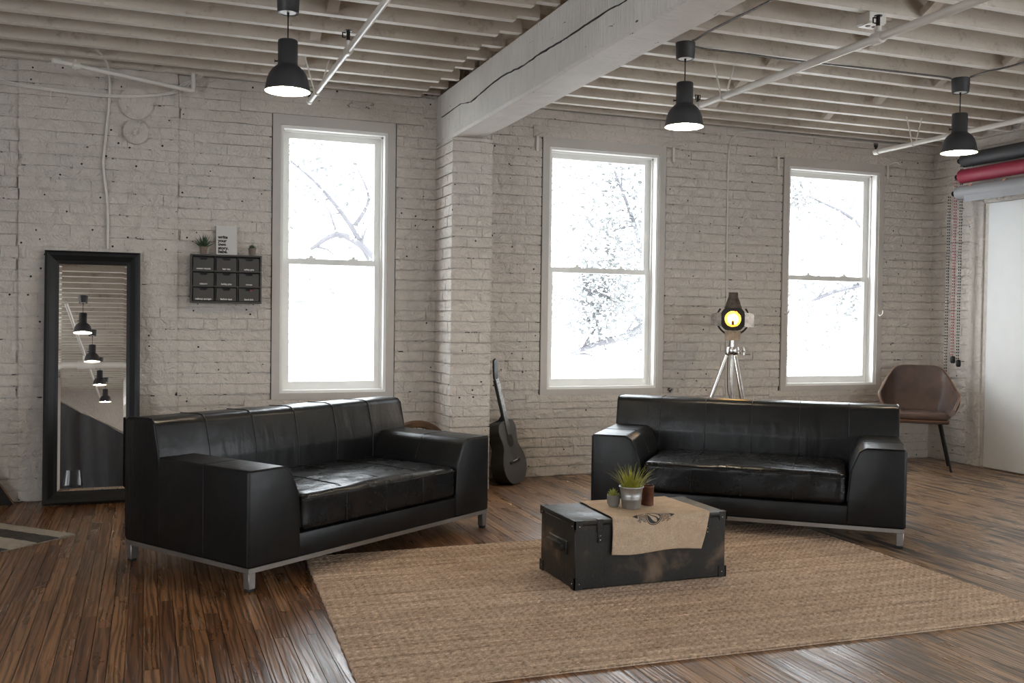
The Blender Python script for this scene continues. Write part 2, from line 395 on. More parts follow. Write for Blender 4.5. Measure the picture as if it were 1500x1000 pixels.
# brick pieces
def brick_variant(seed):
    rng = random.Random(seed); bm = bmesh.new(); bmesh.ops.create_cube(bm, size=1)
    bmesh.ops.delete(bm, geom=[f for f in bm.faces if f.normal.y > .5], context='FACES')
    ed = [e for e in bm.edges if all(v.co.y < 0 for v in e.verts) and abs(e.verts[0].co.z-e.verts[1].co.z) < .1]
    bmesh.ops.bevel(bm, geom=ed, offset=.07, segments=1, affect='EDGES')
    for v in bm.verts:
        v.co.x += rng.uniform(-.012, .012); v.co.z += rng.uniform(-.05, .05)
        if v.co.y < 0: v.co.y += rng.uniform(-.10, .16)
    b = MB(); b.bm(bm, None, False); return b
BV = [brick_variant(k) for k in range(8)]
BVM = [b.mesh('brick', PAINT) for b in BV]
BD = .016   # brick proud of the joint plane
def brick_rows(a0, a1, z0, z1, holes, course=.0735, seed=1):
    rng = random.Random(seed); out = []; k = 0; z = z0
    while z < z1-.02:
        h = min(course, z1-z); iv = [(a0, a1)]
        for (h0, h1, g0, g1) in holes:
            if min(z+h, g1)-max(z, g0) > h*.35:
                nv = []
                for (p, q) in iv:
                    if h1 <= p or h0 >= q: nv.append((p, q))
                    else:
                        if h0-p > .02: nv.append((p, h0))
                        if q-h1 > .02: nv.append((h1, q))
                iv = nv
        for (p, q) in iv:
            L0 = .105 if k % 6 == 3 else .213
            x = p; nxt = p + ((L0/2 if k % 2 else L0)+rng.uniform(-.02, .02))
            while x < q-.001:
                e = nxt if nxt < q-.045 else q
                out.append((x, e, z, z+h)); x = e; nxt = e + L0 + rng.uniform(-.018, .018)
        z += h; k += 1
    return out
def put_bricks(rows, M, parent, limit, key=None, offs=None):
    # M maps (a, depth, z) -> world, -y is the room side
    if key: rows = sorted(rows, key=key)
    rng = random.Random(5); mb = MB()
    for i, (a, b, z0, z1) in enumerate(rows):
        g = .0005; gz = .0044; d = BD*rng.uniform(.88, 1.1)
        T = M @ Matrix.Translation(((a+b)/2, -d/2 + (offs(a, b) if offs else 0), (z0+z1)/2)) @ Matrix.Rotation(R(rng.uniform(-.35, .35)), 4, 'Y') @ Matrix.Diagonal((b-a-2*g, d, z1-z0-2*gz, 1))
        v = rng.randrange(8)
        if i < limit:
            o = bpy.data.objects.new('brick', BVM[v]); COL.objects.link(o); o.parent = parent; o.matrix_world = T
        else: mb.add([T @ Vector(p) for p in BV[v].v], BV[v].f)
    if mb.v:
        o = mb.build('brick_field', PAINT, parent); o['kind'] = 'stuff'

def wall_boxes(mb, a0, a1, z0, z1, holes, bx):
    xs = sorted({a0, a1, *[h for q in holes for h in q[:2]]})
    for p, q in zip(xs, xs[1:]):
        hs = [h for h in holes if h[0] <= p+1e-6 and h[1] >= q-1e-6]
        if hs: bx(p, q, z0, hs[0][2]); bx(p, q, hs[0][3], z1)
        else: bx(p, q, z0, z1)
holes = [(a, b, WZ0, WZ1) for a, b in WINS]
JP = .012   # joint plane of the window wall; brick faces end near y = 0
mb = MB(); wall_boxes(mb, XL-.25, XR+.25, -.16, ZD, holes, lambda p, q, z0, z1: mb.box(p, q, JP, .18, z0, z1))
wall_back = struct(mb.build('wall_back', JOINT))
CW, CT, CB = .053, .07, .045     # casing widths
LINT = [(.586, 1.872, 2.59, 2.675), (2.725, 3.985, 2.582, 2.668), (4.887, 6.20, 2.58, 2.665)]
SILL = [(.62, 1.777, .573, .622), (2.693, 4.02, .566, .626), (4.885, 6.25, .572, .626)]
bh = [(a-CW-.006, b+CW+.008, WZ0-CB, WZ1+CT+.006) for a, b in WINS] + [l for l in LINT] + [s for s in SILL]
rows = brick_rows(XL, XR, 0, ZJ+.03, bh+[(1.97, 2.255, 0, BEAM_Z[0]), (BEAM_X[0], BEAM_X[1], BEAM_Z[0], 3)], seed=3)
rows = [r for r in rows if not (r[0] < -.76 < r[1])] + [x for r in rows if r[0] < -.76 < r[1] for x in ((r[0], -.76, r[2], r[3]), (-.76, r[1], r[2], r[3]))]
rows = [r for r in rows if not (r[0] < .19 < r[1])] + [x for r in rows if r[0] < .19 < r[1] for x in ((r[0], .19, r[2], r[3]), (.19, r[1], r[2], r[3]))]
rows = [r for r in rows if r[1]-r[0] > .02]
def bkey(r):
    x, z = (r[0]+r[1])/2, (r[2]+r[3])/2
    hid = (-.6 < x < -.05 and z < 1.55) or (-.7 < x < 1.6 and z < .55) or (.28 < x < .72 and 1.29 < z < 1.6) or x < -1 or (3 < x < 4.9 and z < .6)
    return (1 if hid else 0, (Vector((x, 0, z))-CAM).length/((r[1]-r[0])**.5))
put_bricks(rows, Matrix.Translation((0, JP, 0)), wall_back, 300, bkey, lambda a, b: -.014 if (a > -.77 and b < .2) else 0)
MB().box(-.757, .187, -.007, .012, 0, ZJ+.02).build('pilaster_joint', JOINT, wall_back)
for k, (a, b, z0, z1) in enumerate(LINT): MB().rbox(a, b, -.008, .012, z0, z1, .004, 1).build('lintel_board', PLASTER, wall_back)
for k, (a, b, z0, z1) in enumerate(SILL): MB().rbox(a, b, -.010, .012, z0, z1, .004, 1).build('sill_board', PLASTER, wall_back)

# central pilaster under the beam
pil = struct(MB().box(1.982, 2.243, -.398, .02, 0, BEAM_Z[0]).build('trim_1', JOINT))
put_bricks(brick_rows(1.966, 2.259, 0, BEAM_Z[0]-.004, [], seed=8), Matrix.Translation((0, -.398, 0)), pil, 140)
put_bricks(brick_rows(-.40, -.0, 0, BEAM_Z[0]-.004, [], seed=9), Matrix.Translation((1.982, 0, 0)) @ Matrix.Rotation(R(-90), 4, 'Z') @ Matrix.Scale(-1, 4, (1, 0, 0)), pil, 140)

# other walls
LZ0, LZ1 = .45, 2.65
RFILLWIN = [(-6.6, -4.7), (-9.2, -7.3), (-11.8, -9.9), (-14.4, -12.5)]  # unseen windows, added to light the room from the right
mb = MB(); wall_boxes(mb, YR-.25, .25, -.16, ZD, [(a, b, LZ0, LZ1) for a, b in RFILLWIN], lambda p, q, z0, z1: mb.box(XR+.006, XR+.26, p, q, z0, z1))
wall_right = struct(mb.build('wall_right', JOINT))
put_bricks(brick_rows(.0, .44, 0, ZJ+.02, [], seed=12) + brick_rows(.44, 1.6, 2.26, ZJ+.02, [], seed=13), Matrix.Translation((XR+.006, 0, 0)) @ Matrix.Rotation(R(-90), 4, 'Z'), wall_right, 290)
struct(MB().rbox(XR-.03, XR+.02, -.585, -.44, 0, 2.26, .012, 2).build('trim_3', PLASTER))
LFILLWIN = [(-6.3, -4.5), (-8.9, -7.1), (-12.4, -11.1)]  # unseen windows, added as fill light from the left
mb = MB(); wall_boxes(mb, YR-.25, .25, -.16, ZD, [(a, b, LZ0, LZ1) for a, b in LFILLWIN], lambda p, q, z0, z1: mb.box(XL-.26, XL, p, q, z0, z1))
wall_left = struct(mb.build('wall_left', PLASTER))
REARFILLWIN = [(.9, 2.2), (2.8, 4.1), (4.7, 6.0)]  # unseen rear windows, added to let in more sky light
mb = MB(); wall_boxes(mb, XL-.25, XR+.25, -.16, ZD, [(a, b, LZ0, LZ1) for a, b in REARFILLWIN], lambda p, q, z0, z1: mb.box(p, q, YR-.26, YR, z0, z1))
wall_front = struct(mb.build('wall_front', PLASTER))

# ceiling: deck, joists, bridging
ceiling = struct(MB().box(XL-.25, XR+.25, YR-.25, .25, ZD, ZD+.12).build('ceiling', JOISTM))
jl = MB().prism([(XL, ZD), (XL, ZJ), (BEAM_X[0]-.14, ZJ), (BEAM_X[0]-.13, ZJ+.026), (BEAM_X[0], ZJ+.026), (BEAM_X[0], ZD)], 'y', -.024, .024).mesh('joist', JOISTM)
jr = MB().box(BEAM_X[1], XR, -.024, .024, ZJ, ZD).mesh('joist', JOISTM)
LITEDGEM = simple('white_lit_edge', (.86, .83, .78), .55, var=.06, vs=9, bump=.5, bs=25, bdist=.01)  # light from below put into a whiter colour on the joist undersides
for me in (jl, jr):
    me.materials.append(LITEDGEM)
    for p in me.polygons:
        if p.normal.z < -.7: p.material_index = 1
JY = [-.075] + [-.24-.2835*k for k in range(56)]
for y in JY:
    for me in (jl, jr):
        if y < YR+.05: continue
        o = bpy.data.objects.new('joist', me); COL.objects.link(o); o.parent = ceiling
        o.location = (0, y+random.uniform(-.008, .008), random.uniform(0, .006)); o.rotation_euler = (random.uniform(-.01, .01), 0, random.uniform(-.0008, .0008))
bb = MB().box(-.03, .03, -.10, .10, -.02, .02).mesh('bridging_block', JOISTM)
for k in range(2, 14):
    for x in (3.62+.15*(k % 3), 4.95-.12*(k % 2), .9+.05*(k % 2)):
        o = bpy.data.objects.new('bridging_block', bb); COL.objects.link(o); o.parent = ceiling
        y = (JY[k]+JY[k+1])/2; o.location = (x, y, ZJ+.07); o.rotation_euler = (R(28 if k % 2 else -28), 0, 0)

# timber beam with a long drying crack
def beam_mesh():
    b = MB(); x0, x1 = BEAM_X; z0, z1 = BEAM_Z; n = 80
    def ring(y):
        j = lambda k: noise.noise(Vector((k*3.1, y*2.3, 1)))*.006
        return [Vector((x0+j(1), y, z0+.012+j(2))), Vector((x0+.012, y, z0+j(3))), Vector((x1-.012, y, z0+j(4))), Vector((x1+j(5), y, z0+.012)), Vector((x1, y, z1)), Vector((x0, y, z1))]
    ys = [0.0]+[-(15.95*(k/n)**1.4) for k in range(1, n+1)]; rs = [ring(y) for y in ys]
    b.v = [p for r in rs for p in r]
    for i in range(n):
        for k in range(6): b.f.append((i*6+k, i*6+(k+1) % 6, (i+1)*6+(k+1) % 6, (i+1)*6+k)); b.sm.append(False)
    b.f += [tuple(range(6))[::-1], tuple(range(n*6, n*6+6))]; b.sm += [False]*2
    return b
beam = struct(beam_mesh().build('trim_2', BEAMM))
b = MB(); pts = [onX(q, BEAM_X[0]) for q in ((648, 172), (676, 152), (690, 150), (706, 136), (735, 112), (765, 98), (790, 80), (822, 61), (835, 53), (862, 35), (890, 16), (917, 2))]
pts = [Vector((BEAM_X[0], p.y, min(p.z, 2.77))) for p in pts] + [Vector((BEAM_X[0], -3.2-.4*k, 2.66+.02*(k % 3))) for k in range(4)]
fine = []
for p, q in zip(pts, pts[1:]):
    for k in range(6): fine.append(p.lerp(q, k/6)+Vector((0, 0, .005*noise.noise(Vector((p.y*9, k*.9, 0))))))
pts = fine
up, lo = [], []
for i, p in enumerate(pts):
    w = max(.0004, .0012 + .0048*noise.noise(Vector((i*.33, 3, 0))) + (.0012 if 14 < i < 60 else 0))
    up.append(p+Vector((-.008, 0, w))); lo.append(p+Vector((-.008, 0, -w)))
for i in range(len(pts)-1):
    b.add([up[i], lo[i], lo[i+1], up[i+1], up[i]+Vector((.03, 0, 0)), lo[i]+Vector((.03, 0, 0)), lo[i+1]+Vector((.03, 0, 0)), up[i+1]+Vector((.03, 0, 0))], [(0, 1, 2, 3), (0, 3, 7, 4), (1, 5, 6, 2)])
b.build('drying_crack', INK, beam)

# ------------------------------------------------------------------ windows
def window(n, loc, rz, w, z0, z1, portal=True):
    h = z1-z0; root = bpy.data.objects.new('window_%d' % n, None); COL.objects.link(root); root.location = loc; root.rotation_euler = (0, 0, rz); struct(root)
    B = lambda nm, mat, *bxs, par=root: (lambda m: ([m.box(*q) for q in bxs], m.build(nm, mat, par))[1])(MB())
    B('casing', CASING, (-CW, 0, -.014, .012, -CB, h+CT)); B('casing', CASING, (w, w+CW, -.014, .012, -CB, h+CT))
    B('casing', CASING, (0, w, -.014, .012, h, h+CT)); B('casing', CASING, (0, w, -.014, .012, -CB, 0))
    B('shadow_gap', INK, (-CW-.005, 0, .004, .011, -CB+.004, h+CT+.005), (w, w+CW+.007, .002, .007, -CB+.004, h+CT+.005), (0, w, .002, .007, h+.004, h+CT+.005))
    j = .022
    B('jamb_liner', WHITE, (0, j, 0, .16, 0, h), (w-j, w, 0, .16, 0, h), (j, w-j, 0, .16, h-j, h), (j, w-j, 0, .16, 0, j*.8),
      (j, j+.012, .062, .07, 0, h), (w-j-.012, w-j, .062, .07, 0, h), (j, w-j, .062, .07, h-j-.012, h-j))
    zm = h*.497; s = .05
    def sash(nm, za, zb, y, bot, top):
        x0, x1 = j+.002, w-j-.002
        o = B(nm, WHITE, (x0, x0+s, y, y+.03, za, zb), (x1-s, x1, y, y+.03, za, zb), (x0+s, x1-s, y, y+.03, za, za+bot), (x0+s, x1-s, y, y+.03, zb-top, zb))
        B('pane', GLASS, (x0+s-.004, x1-s+.004, y+.013, y+.017, za+bot-.004, zb-top+.004), par=o); return o
    sash('upper_sash', zm-.02, h-j-.002, .105, .04, .045)
    lo = sash('lower_sash', j*.8+.002, zm+.02, .072, .055, .04)
    for fx in (.3, .7):
        m = MB(); m.rbox(w*fx-.035, w*fx+.035, .078, .102, zm+.018, zm+.03, .005, 1); m.lathe([(.001, .016), (.014, .014), (.016, 0)], 12, Matrix.Translation((w*fx, .09, zm+.03)), cap1=False)
        m.build('sash_lock', WHITE, lo)
    if portal:
        l = bpy.data.lights.new('window_portal', 'AREA'); l.shape = 'RECTANGLE'; l.size = w; l.size_y = h; l.cycles.is_portal = True
        lo_ = bpy.data.objects.new('window_portal', l); COL.objects.link(lo_); lo_.parent = root; lo_.location = (w/2, .175, h/2); lo_.rotation_euler = (R(-90), 0, 0)
    return root
for k, (a, b_) in enumerate(WINS): window(k+1, (a, 0, WZ0), 0, b_-a, WZ0, WZ1)
for k, (a, b_) in enumerate(LFILLWIN): window(4+k, (XL, a, LZ0), R(90), b_-a, LZ0, LZ1)
for k, (a, b_) in enumerate(RFILLWIN): window(20+k, (XR, b_, LZ0), R(-90), b_-a, LZ0, LZ1)
for k, (a, b_) in enumerate(REARFILLWIN): window(8+k, (b_, YR, LZ0), R(180), b_-a, LZ0, LZ1)

# white door panel on the right wall
d = bpy.data.objects.new('door_1', None); COL.objects.link(d); d.location = (XR, -.6, 0); struct(d)
MB().rbox(-.022, .012, -3.0, -.03, .004, 2.22, .006, 1).build('door_panel', DOORM, d)
MB().box(-.012, .012, -.028, .012, 0, 2.235).build('door_edge_trim', PLASTER, d)
MB().box(-.03, .012, -3.02, .012, 2.222, 2.26).build('head_track', PLASTER, d)

# ------------------------------------------------------------------ sofas
def make_sofa(label):
    t = thing('leather_sofa', label, 'sofa', group='black leather sofas')
    Wd, Dp, zb = 1.72, .92, .104
    MB().box(.004, Wd-.004, .004, .030, .083, zb).box(.004, Wd-.004, Dp-.03, Dp-.004, .083, zb).box(.004, .03, .03, Dp-.03, .083, zb).box(Wd-.03, Wd-.004, .03, Dp-.03, .083, zb).build('base_frame', STEEL, t)
    for x in (.006, Wd-.044):
        for y in (.006, Dp-.044):
            l = MB().rbox(x, x+.038, y, y+.038, .012, .0835, .003, 1).build('leg', STEEL, t)
            MB().rbox(x+.003, x+.035, y+.003, y+.035, 0, .013, .003, 1).build('rubber_foot', RUBBER, l)
    MB().tube([(.86, .42, .014), (.86, .42, .10)], .017, 12).build('centre_leg', STEEL, t)
    # seat base
    MB().rbox(.285, 1.435, .006, .66, zb, .212, .01, 2).build('seat_base', LEATHER, t)
    # arms
    prof = [(0, zb), (.300, zb), (.296, .24), (.283, .40), (.238, .508), (.205, .530), (0, .530)]
    for sgn in (0, 1):
        P = prof if not sgn else [(Wd-x, z) for x, z in prof]
        a = MB().prism(P, 'y', 0, .655, .012, 3).build('armrest', LEATHER, t, 60)
        fx = (lambda x: x) if not sgn else (lambda x: Wd-x)
        MB().tube([(fx(-.0005), .315, zb+.01), (fx(-.0005), .315, .523), (fx(.006), .315, .530), (fx(.2), .315, .5305), (fx(.236), .315, .51), (fx(.283), .315, .401)], .0022, 6).build('seam', LEATHER, a)
        MB().tube([(fx(.0), .012, .112), (fx(0), .012, .518), (fx(.012), .004, .528), (fx(.2), .004, .528), (fx(.234), .004, .508), (fx(.281), .004, .40), (fx(.296), .004, .24)], .0032, 6).build('piping', LEATHER, a)
    # backrest: profile in (y, z) swept along x
    bp = [(.64, zb), (.64, .50), (.652, .56), (.682, .683), (.705, .703), (.74, .708), (.885, .703), (.912, .69), (.92, .66), (.92, zb)]
    bk = MB().prism(bp, 'x', 0, Wd, .012, 3).build('backrest', LEATHER_BACK, t, 60)
    for k in range(1, 6):
        x = Wd*k/6
        MB().tube([(x, y, z) for y, z in ((.6395, .38), (.6395, .50), (.651, .56), (.681, .684), (.705, .7045), (.74, .7095), (.885, .7045))], .0026, 6).build('seam', LEATHER, bk)
    for x in (.004, Wd-.004):
        MB().tube([(x, y, z) for y, z in ((.641, .12), (.641, .50), (.654, .56), (.684, .683), (.706, .702), (.74, .707), (.885, .702), (.911, .689), (.919, .66), (.919, .12))], .0032, 6).build('piping', LEATHER, bk)
    # seat cushion with a soft crown
    bm = bmesh.new(); bmesh.ops.create_cube(bm, size=1)
    x0, x1, y0, y1, z0, z1 = .303, 1.417, -.004, .66, .217, .385
    bmesh.ops.subdivide_edges(bm, edges=bm.edges[:], cuts=31, use_grid_fill=True)
    rr = .03
    for v in bm.verts:
        q = [v.co.x, v.co.y, v.co.z]
        q = [math.copysign(abs(2*k)**.8, k)*.5 for k in q]      # crowd the loops toward the rounded edges
        p = Vector(((x0+x1)/2+q[0]*(x1-x0), (y0+y1)/2+q[1]*(y1-y0), (z0+z1)/2+q[2]*(z1-z0)))
        c = Vector((min(max(p.x, x0+rr), x1-rr), min(max(p.y, y0+rr), y1-rr), min(max(p.z, z0+rr), z1-rr)))
        d = p-c; p = c+d.normalized()*rr if d.length > 1e-6 else p
        u, w = (p.x-x0)/(x1-x0), (p.y-y0)/(y1-y0)
        if p.z > z1-rr: p.z += .016*math.sin(math.pi*u)*math.sin(math.pi*min(1, w*.9+.08)) + .005*noise.noise(Vector((p.x*7, p.y*16, 0)))
        if p.y < y0+rr: p.y += .005*noise.noise(Vector((p.x*10, 3, p.z*7)))
        v.co = p
    cu_ = MB().bm(bm).build('seat_cushion', LEATHER_SEAT, t, 0)
    MB().tube([(x0+.012+k*(x1-x0-.024)/20, -.002+.003*noise.noise(Vector((k*.6, 0, 0))), .363) for k in range(21)], .0036, 6).build('piping', LEATHER, cu_)
    for k in (1, 2, 3):
        x = x0+(x1-x0)*k/4
        MB().tube([(x, .635, .3935), (x, .3, .400), (x, .06, .394), (x, .012, .379), (x, -.0055, .36), (x, -.0055, .225)], .0022, 6).build('seam', LEATHER, cu_)
    return t
sofaA = make_sofa('black leather two-seat sofa with its arm end toward the tall mirror')
sofaA.location = (.414, -2.547, 0); sofaA.rotation_euler = (0, 0, R(33.8))
sofaB = copy_tree(sofaA); sofaB['label'] = 'black leather two-seat sofa behind the dark trunk, in front of the tripod spotlight'
aB = R(-39.3); cB = Vector((3.782, -2.772, 0)); sofaB.rotation_euler = (0, 0, aB)
sofaB.location = cB - Vector((math.cos(aB), math.sin(aB), 0))*1.72

# ------------------------------------------------------------------ rugs
def jute_rug():
    BL, BR, TR, TL = Vector((.64, -3.83, 0)), Vector((3.53, -3.915, 0)), Vector((3.585, -2.03, 0)), Vector((.735, -2.02, 0))
    rows, segs = 104, 250; b = MB(); vs = []; fs = []; b.tone = []
    rng = random.Random(2); hj = [rng.uniform(-.002, .002) for _ in range(rows)]; rt = [rng.gauss(0, .10) for _ in range(rows)]
    for j in range(rows):
        for q, (f, hgt) in enumerate(((.04, .004), (.3, .0125), (.7, .0125), (.96, .004))):
            for i in range(segs+1):
                u = i/segs; v = (j+f)/rows
                p = (BL*(1-u)+BR*u)*(1-v) + (TL*(1-u)+TR*u)*v
                e = .006*noise.noise(Vector((v*40, u*3, 0)))
                p = p + Vector((e if i in (0, segs) else 0, .003*noise.noise(Vector((u*9, j*.1, 0))), 0))
                br = .0016*math.sin(i*2.1+(j % 2)*1.6+(q > 1)*1.2)
                b.tone.append(min(1, max(0, .5+.22*math.sin(i*2.1+(j % 2)*1.6+(q > 1)*1.2)+rng.gauss(0, .16)+rt[j])))
                vs.append((p.x, p.y, .0015 + hgt + (hj[j]+br if q in (1, 2) else 0)))
    w = segs+1
    for r in range(rows*4-1):
        for i in range(segs): fs.append((r*w+i, r*w+i+1, (r+1)*w+i+1, (r+1)*w+i))
    b.add(vs, fs, True)
    # edge skirts
    n0 = len(b.v); top = rows*4
    loops = [[i for i in range(w)], [(top-1)*w+i for i in range(w)], [r*w for r in range(top)], [r*w+segs for r in range(top)]]
    for lp in loops:
        o = len(b.v); b.v += [(b.v[k][0], b.v[k][1], .0005) for k in lp]
        for k in range(len(lp)-1): b.f.append((lp[k], lp[k+1], o+k+1, o+k)); b.sm.append(False)
    return b
_jr = jute_rug(); _jo = _jr.build('jute_rug', JUTE, None, 0); _a = _jo.data.attributes.new('strand', 'FLOAT', 'POINT'); _a.data.foreach_set('value', (_jr.tone+[.4]*len(_jr.v))[:len(_jr.v)])
tag(_jo, 'large tan braided jute rug under the dark trunk', 'rug')
# striped rug beside the mirror
tip = Vector((-.362, -1.119, 0)); e1 = Vector((-.703, .711, 0)); e2 = Vector((-.733, -.680, 0))
sr = thing('striped_rug', 'cream and charcoal striped woven rug lying in front of the tall mirror', 'rug', tip)
wd = [(0, .10, CREAM), (.10, .235, CHARC), (.235, .40, CREAM), (.40, .53, CHARC), (.53, .70, CREAM)]
for a, b_, m in wd:
    g = MB(); g.grid(lambda u, v: e1*(u*1.1+.004*noise.noise(Vector((v*3+a, u*20, 0)))) + e2*(a+(b_-a)*v) + Vector((0, 0, .009+.0008*math.sin(u*500))), 90, 4)
    for k in range(2):
        g.grid(lambda u, v: e1*(k*1.1) + e2*(a+(b_-a)*u) + Vector((0, 0, .001+.008*v)), 4, 1)
    if a == 0: g.grid(lambda u, v: e1*(u*1.1) + Vector((0, 0, .001+.008*v)), 4, 1)
    g.build('stripe', m, sr)
fr = MB(); rng = random.Random(4)
for k in range(70):
    p = e2*(.7*k/70+.003); fr.tube([p+Vector((0, 0, .005)), p-e1*(.012+rng.uniform(0, .01))+Vector((0, rng.uniform(-.004, .004), .002))], .0016, 4)
fr.build('fringe', CREAM, sr)['kind'] = 'stuff'

# ------------------------------------------------------------------ trunk, burlap, pots
TZ = .0180; TX0, TX1, TY0, TY1, TH = 1.752, 2.518, -2.995, -2.607, .303
tr = thing('storage_trunk', 'worn black fibreboard trunk standing on the jute rug', 'trunk', (TX0, TY0, TZ))
tw, td = TX1-TX0, TY1-TY0
MB().rbox(0, tw, 0, td, 0, TH-.02, .005, 1).build('trunk_body', TRUNKM, tr)
MB().rbox(-.003, tw+.003, -.003, td+.003, TH-.021, TH, .005, 2).build('lid', TRUNKM, tr)
for x in (.105, tw-.115):
    lt = MB().rbox(x, x+.028, -.007, .02, TH-.055, TH+.003, .002, 1).rbox(x+.004, x+.024, -.006, .004, TH-.10, TH-.05, .002, 1).build('latch', IRON, tr)
    for z in (TH-.07, TH-.088): MB().ball((x+.014, -.0065, z), .0032, 5).build('rivet', CHROME, lt)
hd = MB().rbox(-.03, -.004, .09, .26, TH*.50, TH*.50+.035, .006, 2).build('end_handle', TRUNKM, tr)
MB().rbox(-.009, .003, .075, .275, TH*.50-.012, TH*.50+.047, .003, 1).build('handle_plate', TRUNKM, hd)
for x in (0, tw):
    for y in (0, td):
        for z0 in (0, TH-.05):
            sx, sy = (1 if x == 0 else -1), (1 if y == 0 else -1)
            c = MB(); c.box(*sorted((x-sx*.0042, x+sx*.035)), *sorted((y-sy*.0042, y+sy*.002)), z0 if z0 == 0 else z0+.012, z0+.05-(.0 if z0 == 0 else -.0012))
            c.box(*sorted((x-sx*.0042, x+sx*.002)), *sorted((y-sy*.0042, y+sy*.035)), z0 if z0 == 0 else z0+.012, z0+.05-(.0 if z0 == 0 else -.0012))
            o = c.build('corner_bracket', TRUNKM, tr)
            MB().ball((x+sx*.02, y-sy*.0042, z0+.025), .003, 5).build('rivet', CHROME, o); MB().ball((x-sx*.0042, y+sy*.02, z0+.025), .003, 5).build('rivet', CHROME, o)
# burlap cloth
ZT = TZ+TH+.0035
def cloth(x, s):   # x: 0..1 across, s: arc length from the front edge (s<0 on top toward the back, s>0 down the front)
    sc = max(-.5, min(.2, s)); k = (sc+.43)/.58
    xl = 1.935+(.018 if s < 0 else -.004)*abs(s)/.4 - .008*k; xr = 2.427-.045*max(0, s)/.16 - .012*max(0, -s)/.4
    X = xl+(xr-xl)*x + .003*noise.noise(Vector((s*14, x*5, 2)))
    r = .012
    if s < -.012: y, z = TY0-.004-s*1.0, ZT+.0012+.0016*(1+noise.noise(Vector((X*14, s*14, 0))))
    elif s < .012:
        a = (s+.012)/.024*math.pi/2; y, z = TY0-.004+.012-.017*math.sin(a), ZT+.002-.012*(1-math.cos(a))
    else:
        y, z = TY0-.0095-.006*(1+noise.noise(Vector((X*9, s*6, 4))))*min(1, (s-.012)*14), ZT-.010-(s-.012)
    back = -s-(td+.004)
    if back > 0: y, z = TY1+.006, ZT-back
    return Vector((X, y, z))
smax = .162
bl = MB(); bl.grid(lambda u, v: cloth(u, -.43+(.43+smax+.006*math.sin(u*7))*v), 44, 120)
blo = bl.build('burlap_cloth', BURLAP, None, 0)
blo.modifiers.new('thickness', 'SOLIDIFY').thickness = .0016
tag(blo, 'tan burlap sack cloth with a printed winged bean draped over the trunk', 'cloth')
def emblem(x, s):
    # x, s in metres about the emblem centre; s grows downwards
    X, Y = x/.041, (s-.002)/.040
    rr = math.hypot(X, Y)
    if rr < 1.0:
        if rr > .90: return True
        if rr > .84: return False
        # bean: two pale halves split by a tilted slash
        ca, sa = math.cos(.75), math.sin(.75); p, q = X*ca+Y*sa, -X*sa+Y*ca
        if abs(q+.10*math.sin(p*3)) < .07 and abs(p) < .66: return True
        if (p/.70)**2 + ((q-.20)/.24)**2 < 1 or (p/.66)**2 + ((q+.26)/.24)**2 < 1: return False
        return True
    ax = abs(x)
    if .040 < ax < .112:
        t = (ax-.040)/.072
        top = -.030+.020*t+.012*t*t; bot = .030-.034*t+(.012 if .35 < t < .6 else 0)
        if top < s < bot:
            if t > .55: return (s-top) < .016+.004*math.sin(ax*300) or (bot-s) < .006
            return ((int((ax*1.0+s*.8)/.0058)+int((s-ax*.7)/.0062)) % 2 == 0)
    return False
em = MB(); st = .0013; cx, cs = .4155, .0
for i in range(-88, 88):
    for j in range(-30, 35):
        x, s = i*st, j*st
        if emblem(x, s):
            q = []
            for dx, ds in ((0, 0), (st, 0), (st, st), (0, st)):
                uu = cx+(x+dx)/.49; a = cloth(uu, s+ds); e = .002
                n = (cloth(uu+e, s+ds)-cloth(uu-e, s+ds)).cross(cloth(uu, s+ds+e)-cloth(uu, s+ds-e)).normalized()
                q.append(a - n*.0019 if n.z < 0 or n.y > 0 else a + n*.0019)
            em.add(q, [(0, 1, 2, 3)])
em.build('printed_emblem', INK, blo)
pt = MB(); rng = random.Random(6)
for k in range(30):
    u = .30+k*.0135; s0 = -.062+.00006*(k-15)**2
    if rng.random() < .2: continue
    pt.add([cloth(u+du, s0+ds)+Vector((0, 0, .0014)) for du, ds in ((0, 0), (.010, 0), (.010, .008), (0, .008))], [(0, 1, 2, 3)])
pt.build('printed_line', INK, blo)

TOPZ = ZT+.0045
bk = thing('metal_bucket', 'ribbed galvanised bucket of yellow-green grass on the burlap', 'potted plant', (2.113, -2.826, TOPZ))
prof = [(.001, .002), (.042, 0), (.043, .002), (.0475, .040), (.0495, .042), (.0485, .046), (.0495, .050), (.0485, .054), (.050, .058), (.0487, .061), (.0545, .096), (.058, .0975), (.0585, .100), (.057, .102), (.0535, .100), (.052, .092), (.001, .090)]
MB().lathe(prof, 36).build('bucket', GALV, bk, 60)
MB().lathe([(.001, .093), (.0525, .093)], 20).build('soil', SOIL, bk)
g = MB(); rng = random.Random(11)
for k in range(170):
    a = rng.uniform(0, 2*math.pi); r0 = .046*math.sqrt(rng.random()); tilt = .15+.75*(r0/.046)*rng.uniform(.5, 1.1); L = rng.uniform(.06, .125)*(1 if rng.random() > .1 else 1.15)
    if rng.random() < .25: L *= .75
    base = Vector((r0*math.cos(a), r0*math.sin(a), .09)); a2 = a+rng.uniform(-.5, .5); d2 = Vector((math.cos(a2), math.sin(a2), 0)); sd = Vector((-d2.y, d2.x, 0))
    vs = []
    for i in range(5):
        f = i/4; p = base + d2*(math.sin(tilt*(.55+.5*f))*L*f) + Vector((0, 0, math.cos(tilt*(.55+.5*f))*L*f)); wv = .0021*(1-f*.85)
        vs += [p-sd*wv, p+sd*wv]
    g.add(vs, [(2*i, 2*i+1, 2*i+3, 2*i+2) for i in range(4)], True)
g.build('grass', GRASSM, bk)['kind'] = 'stuff'
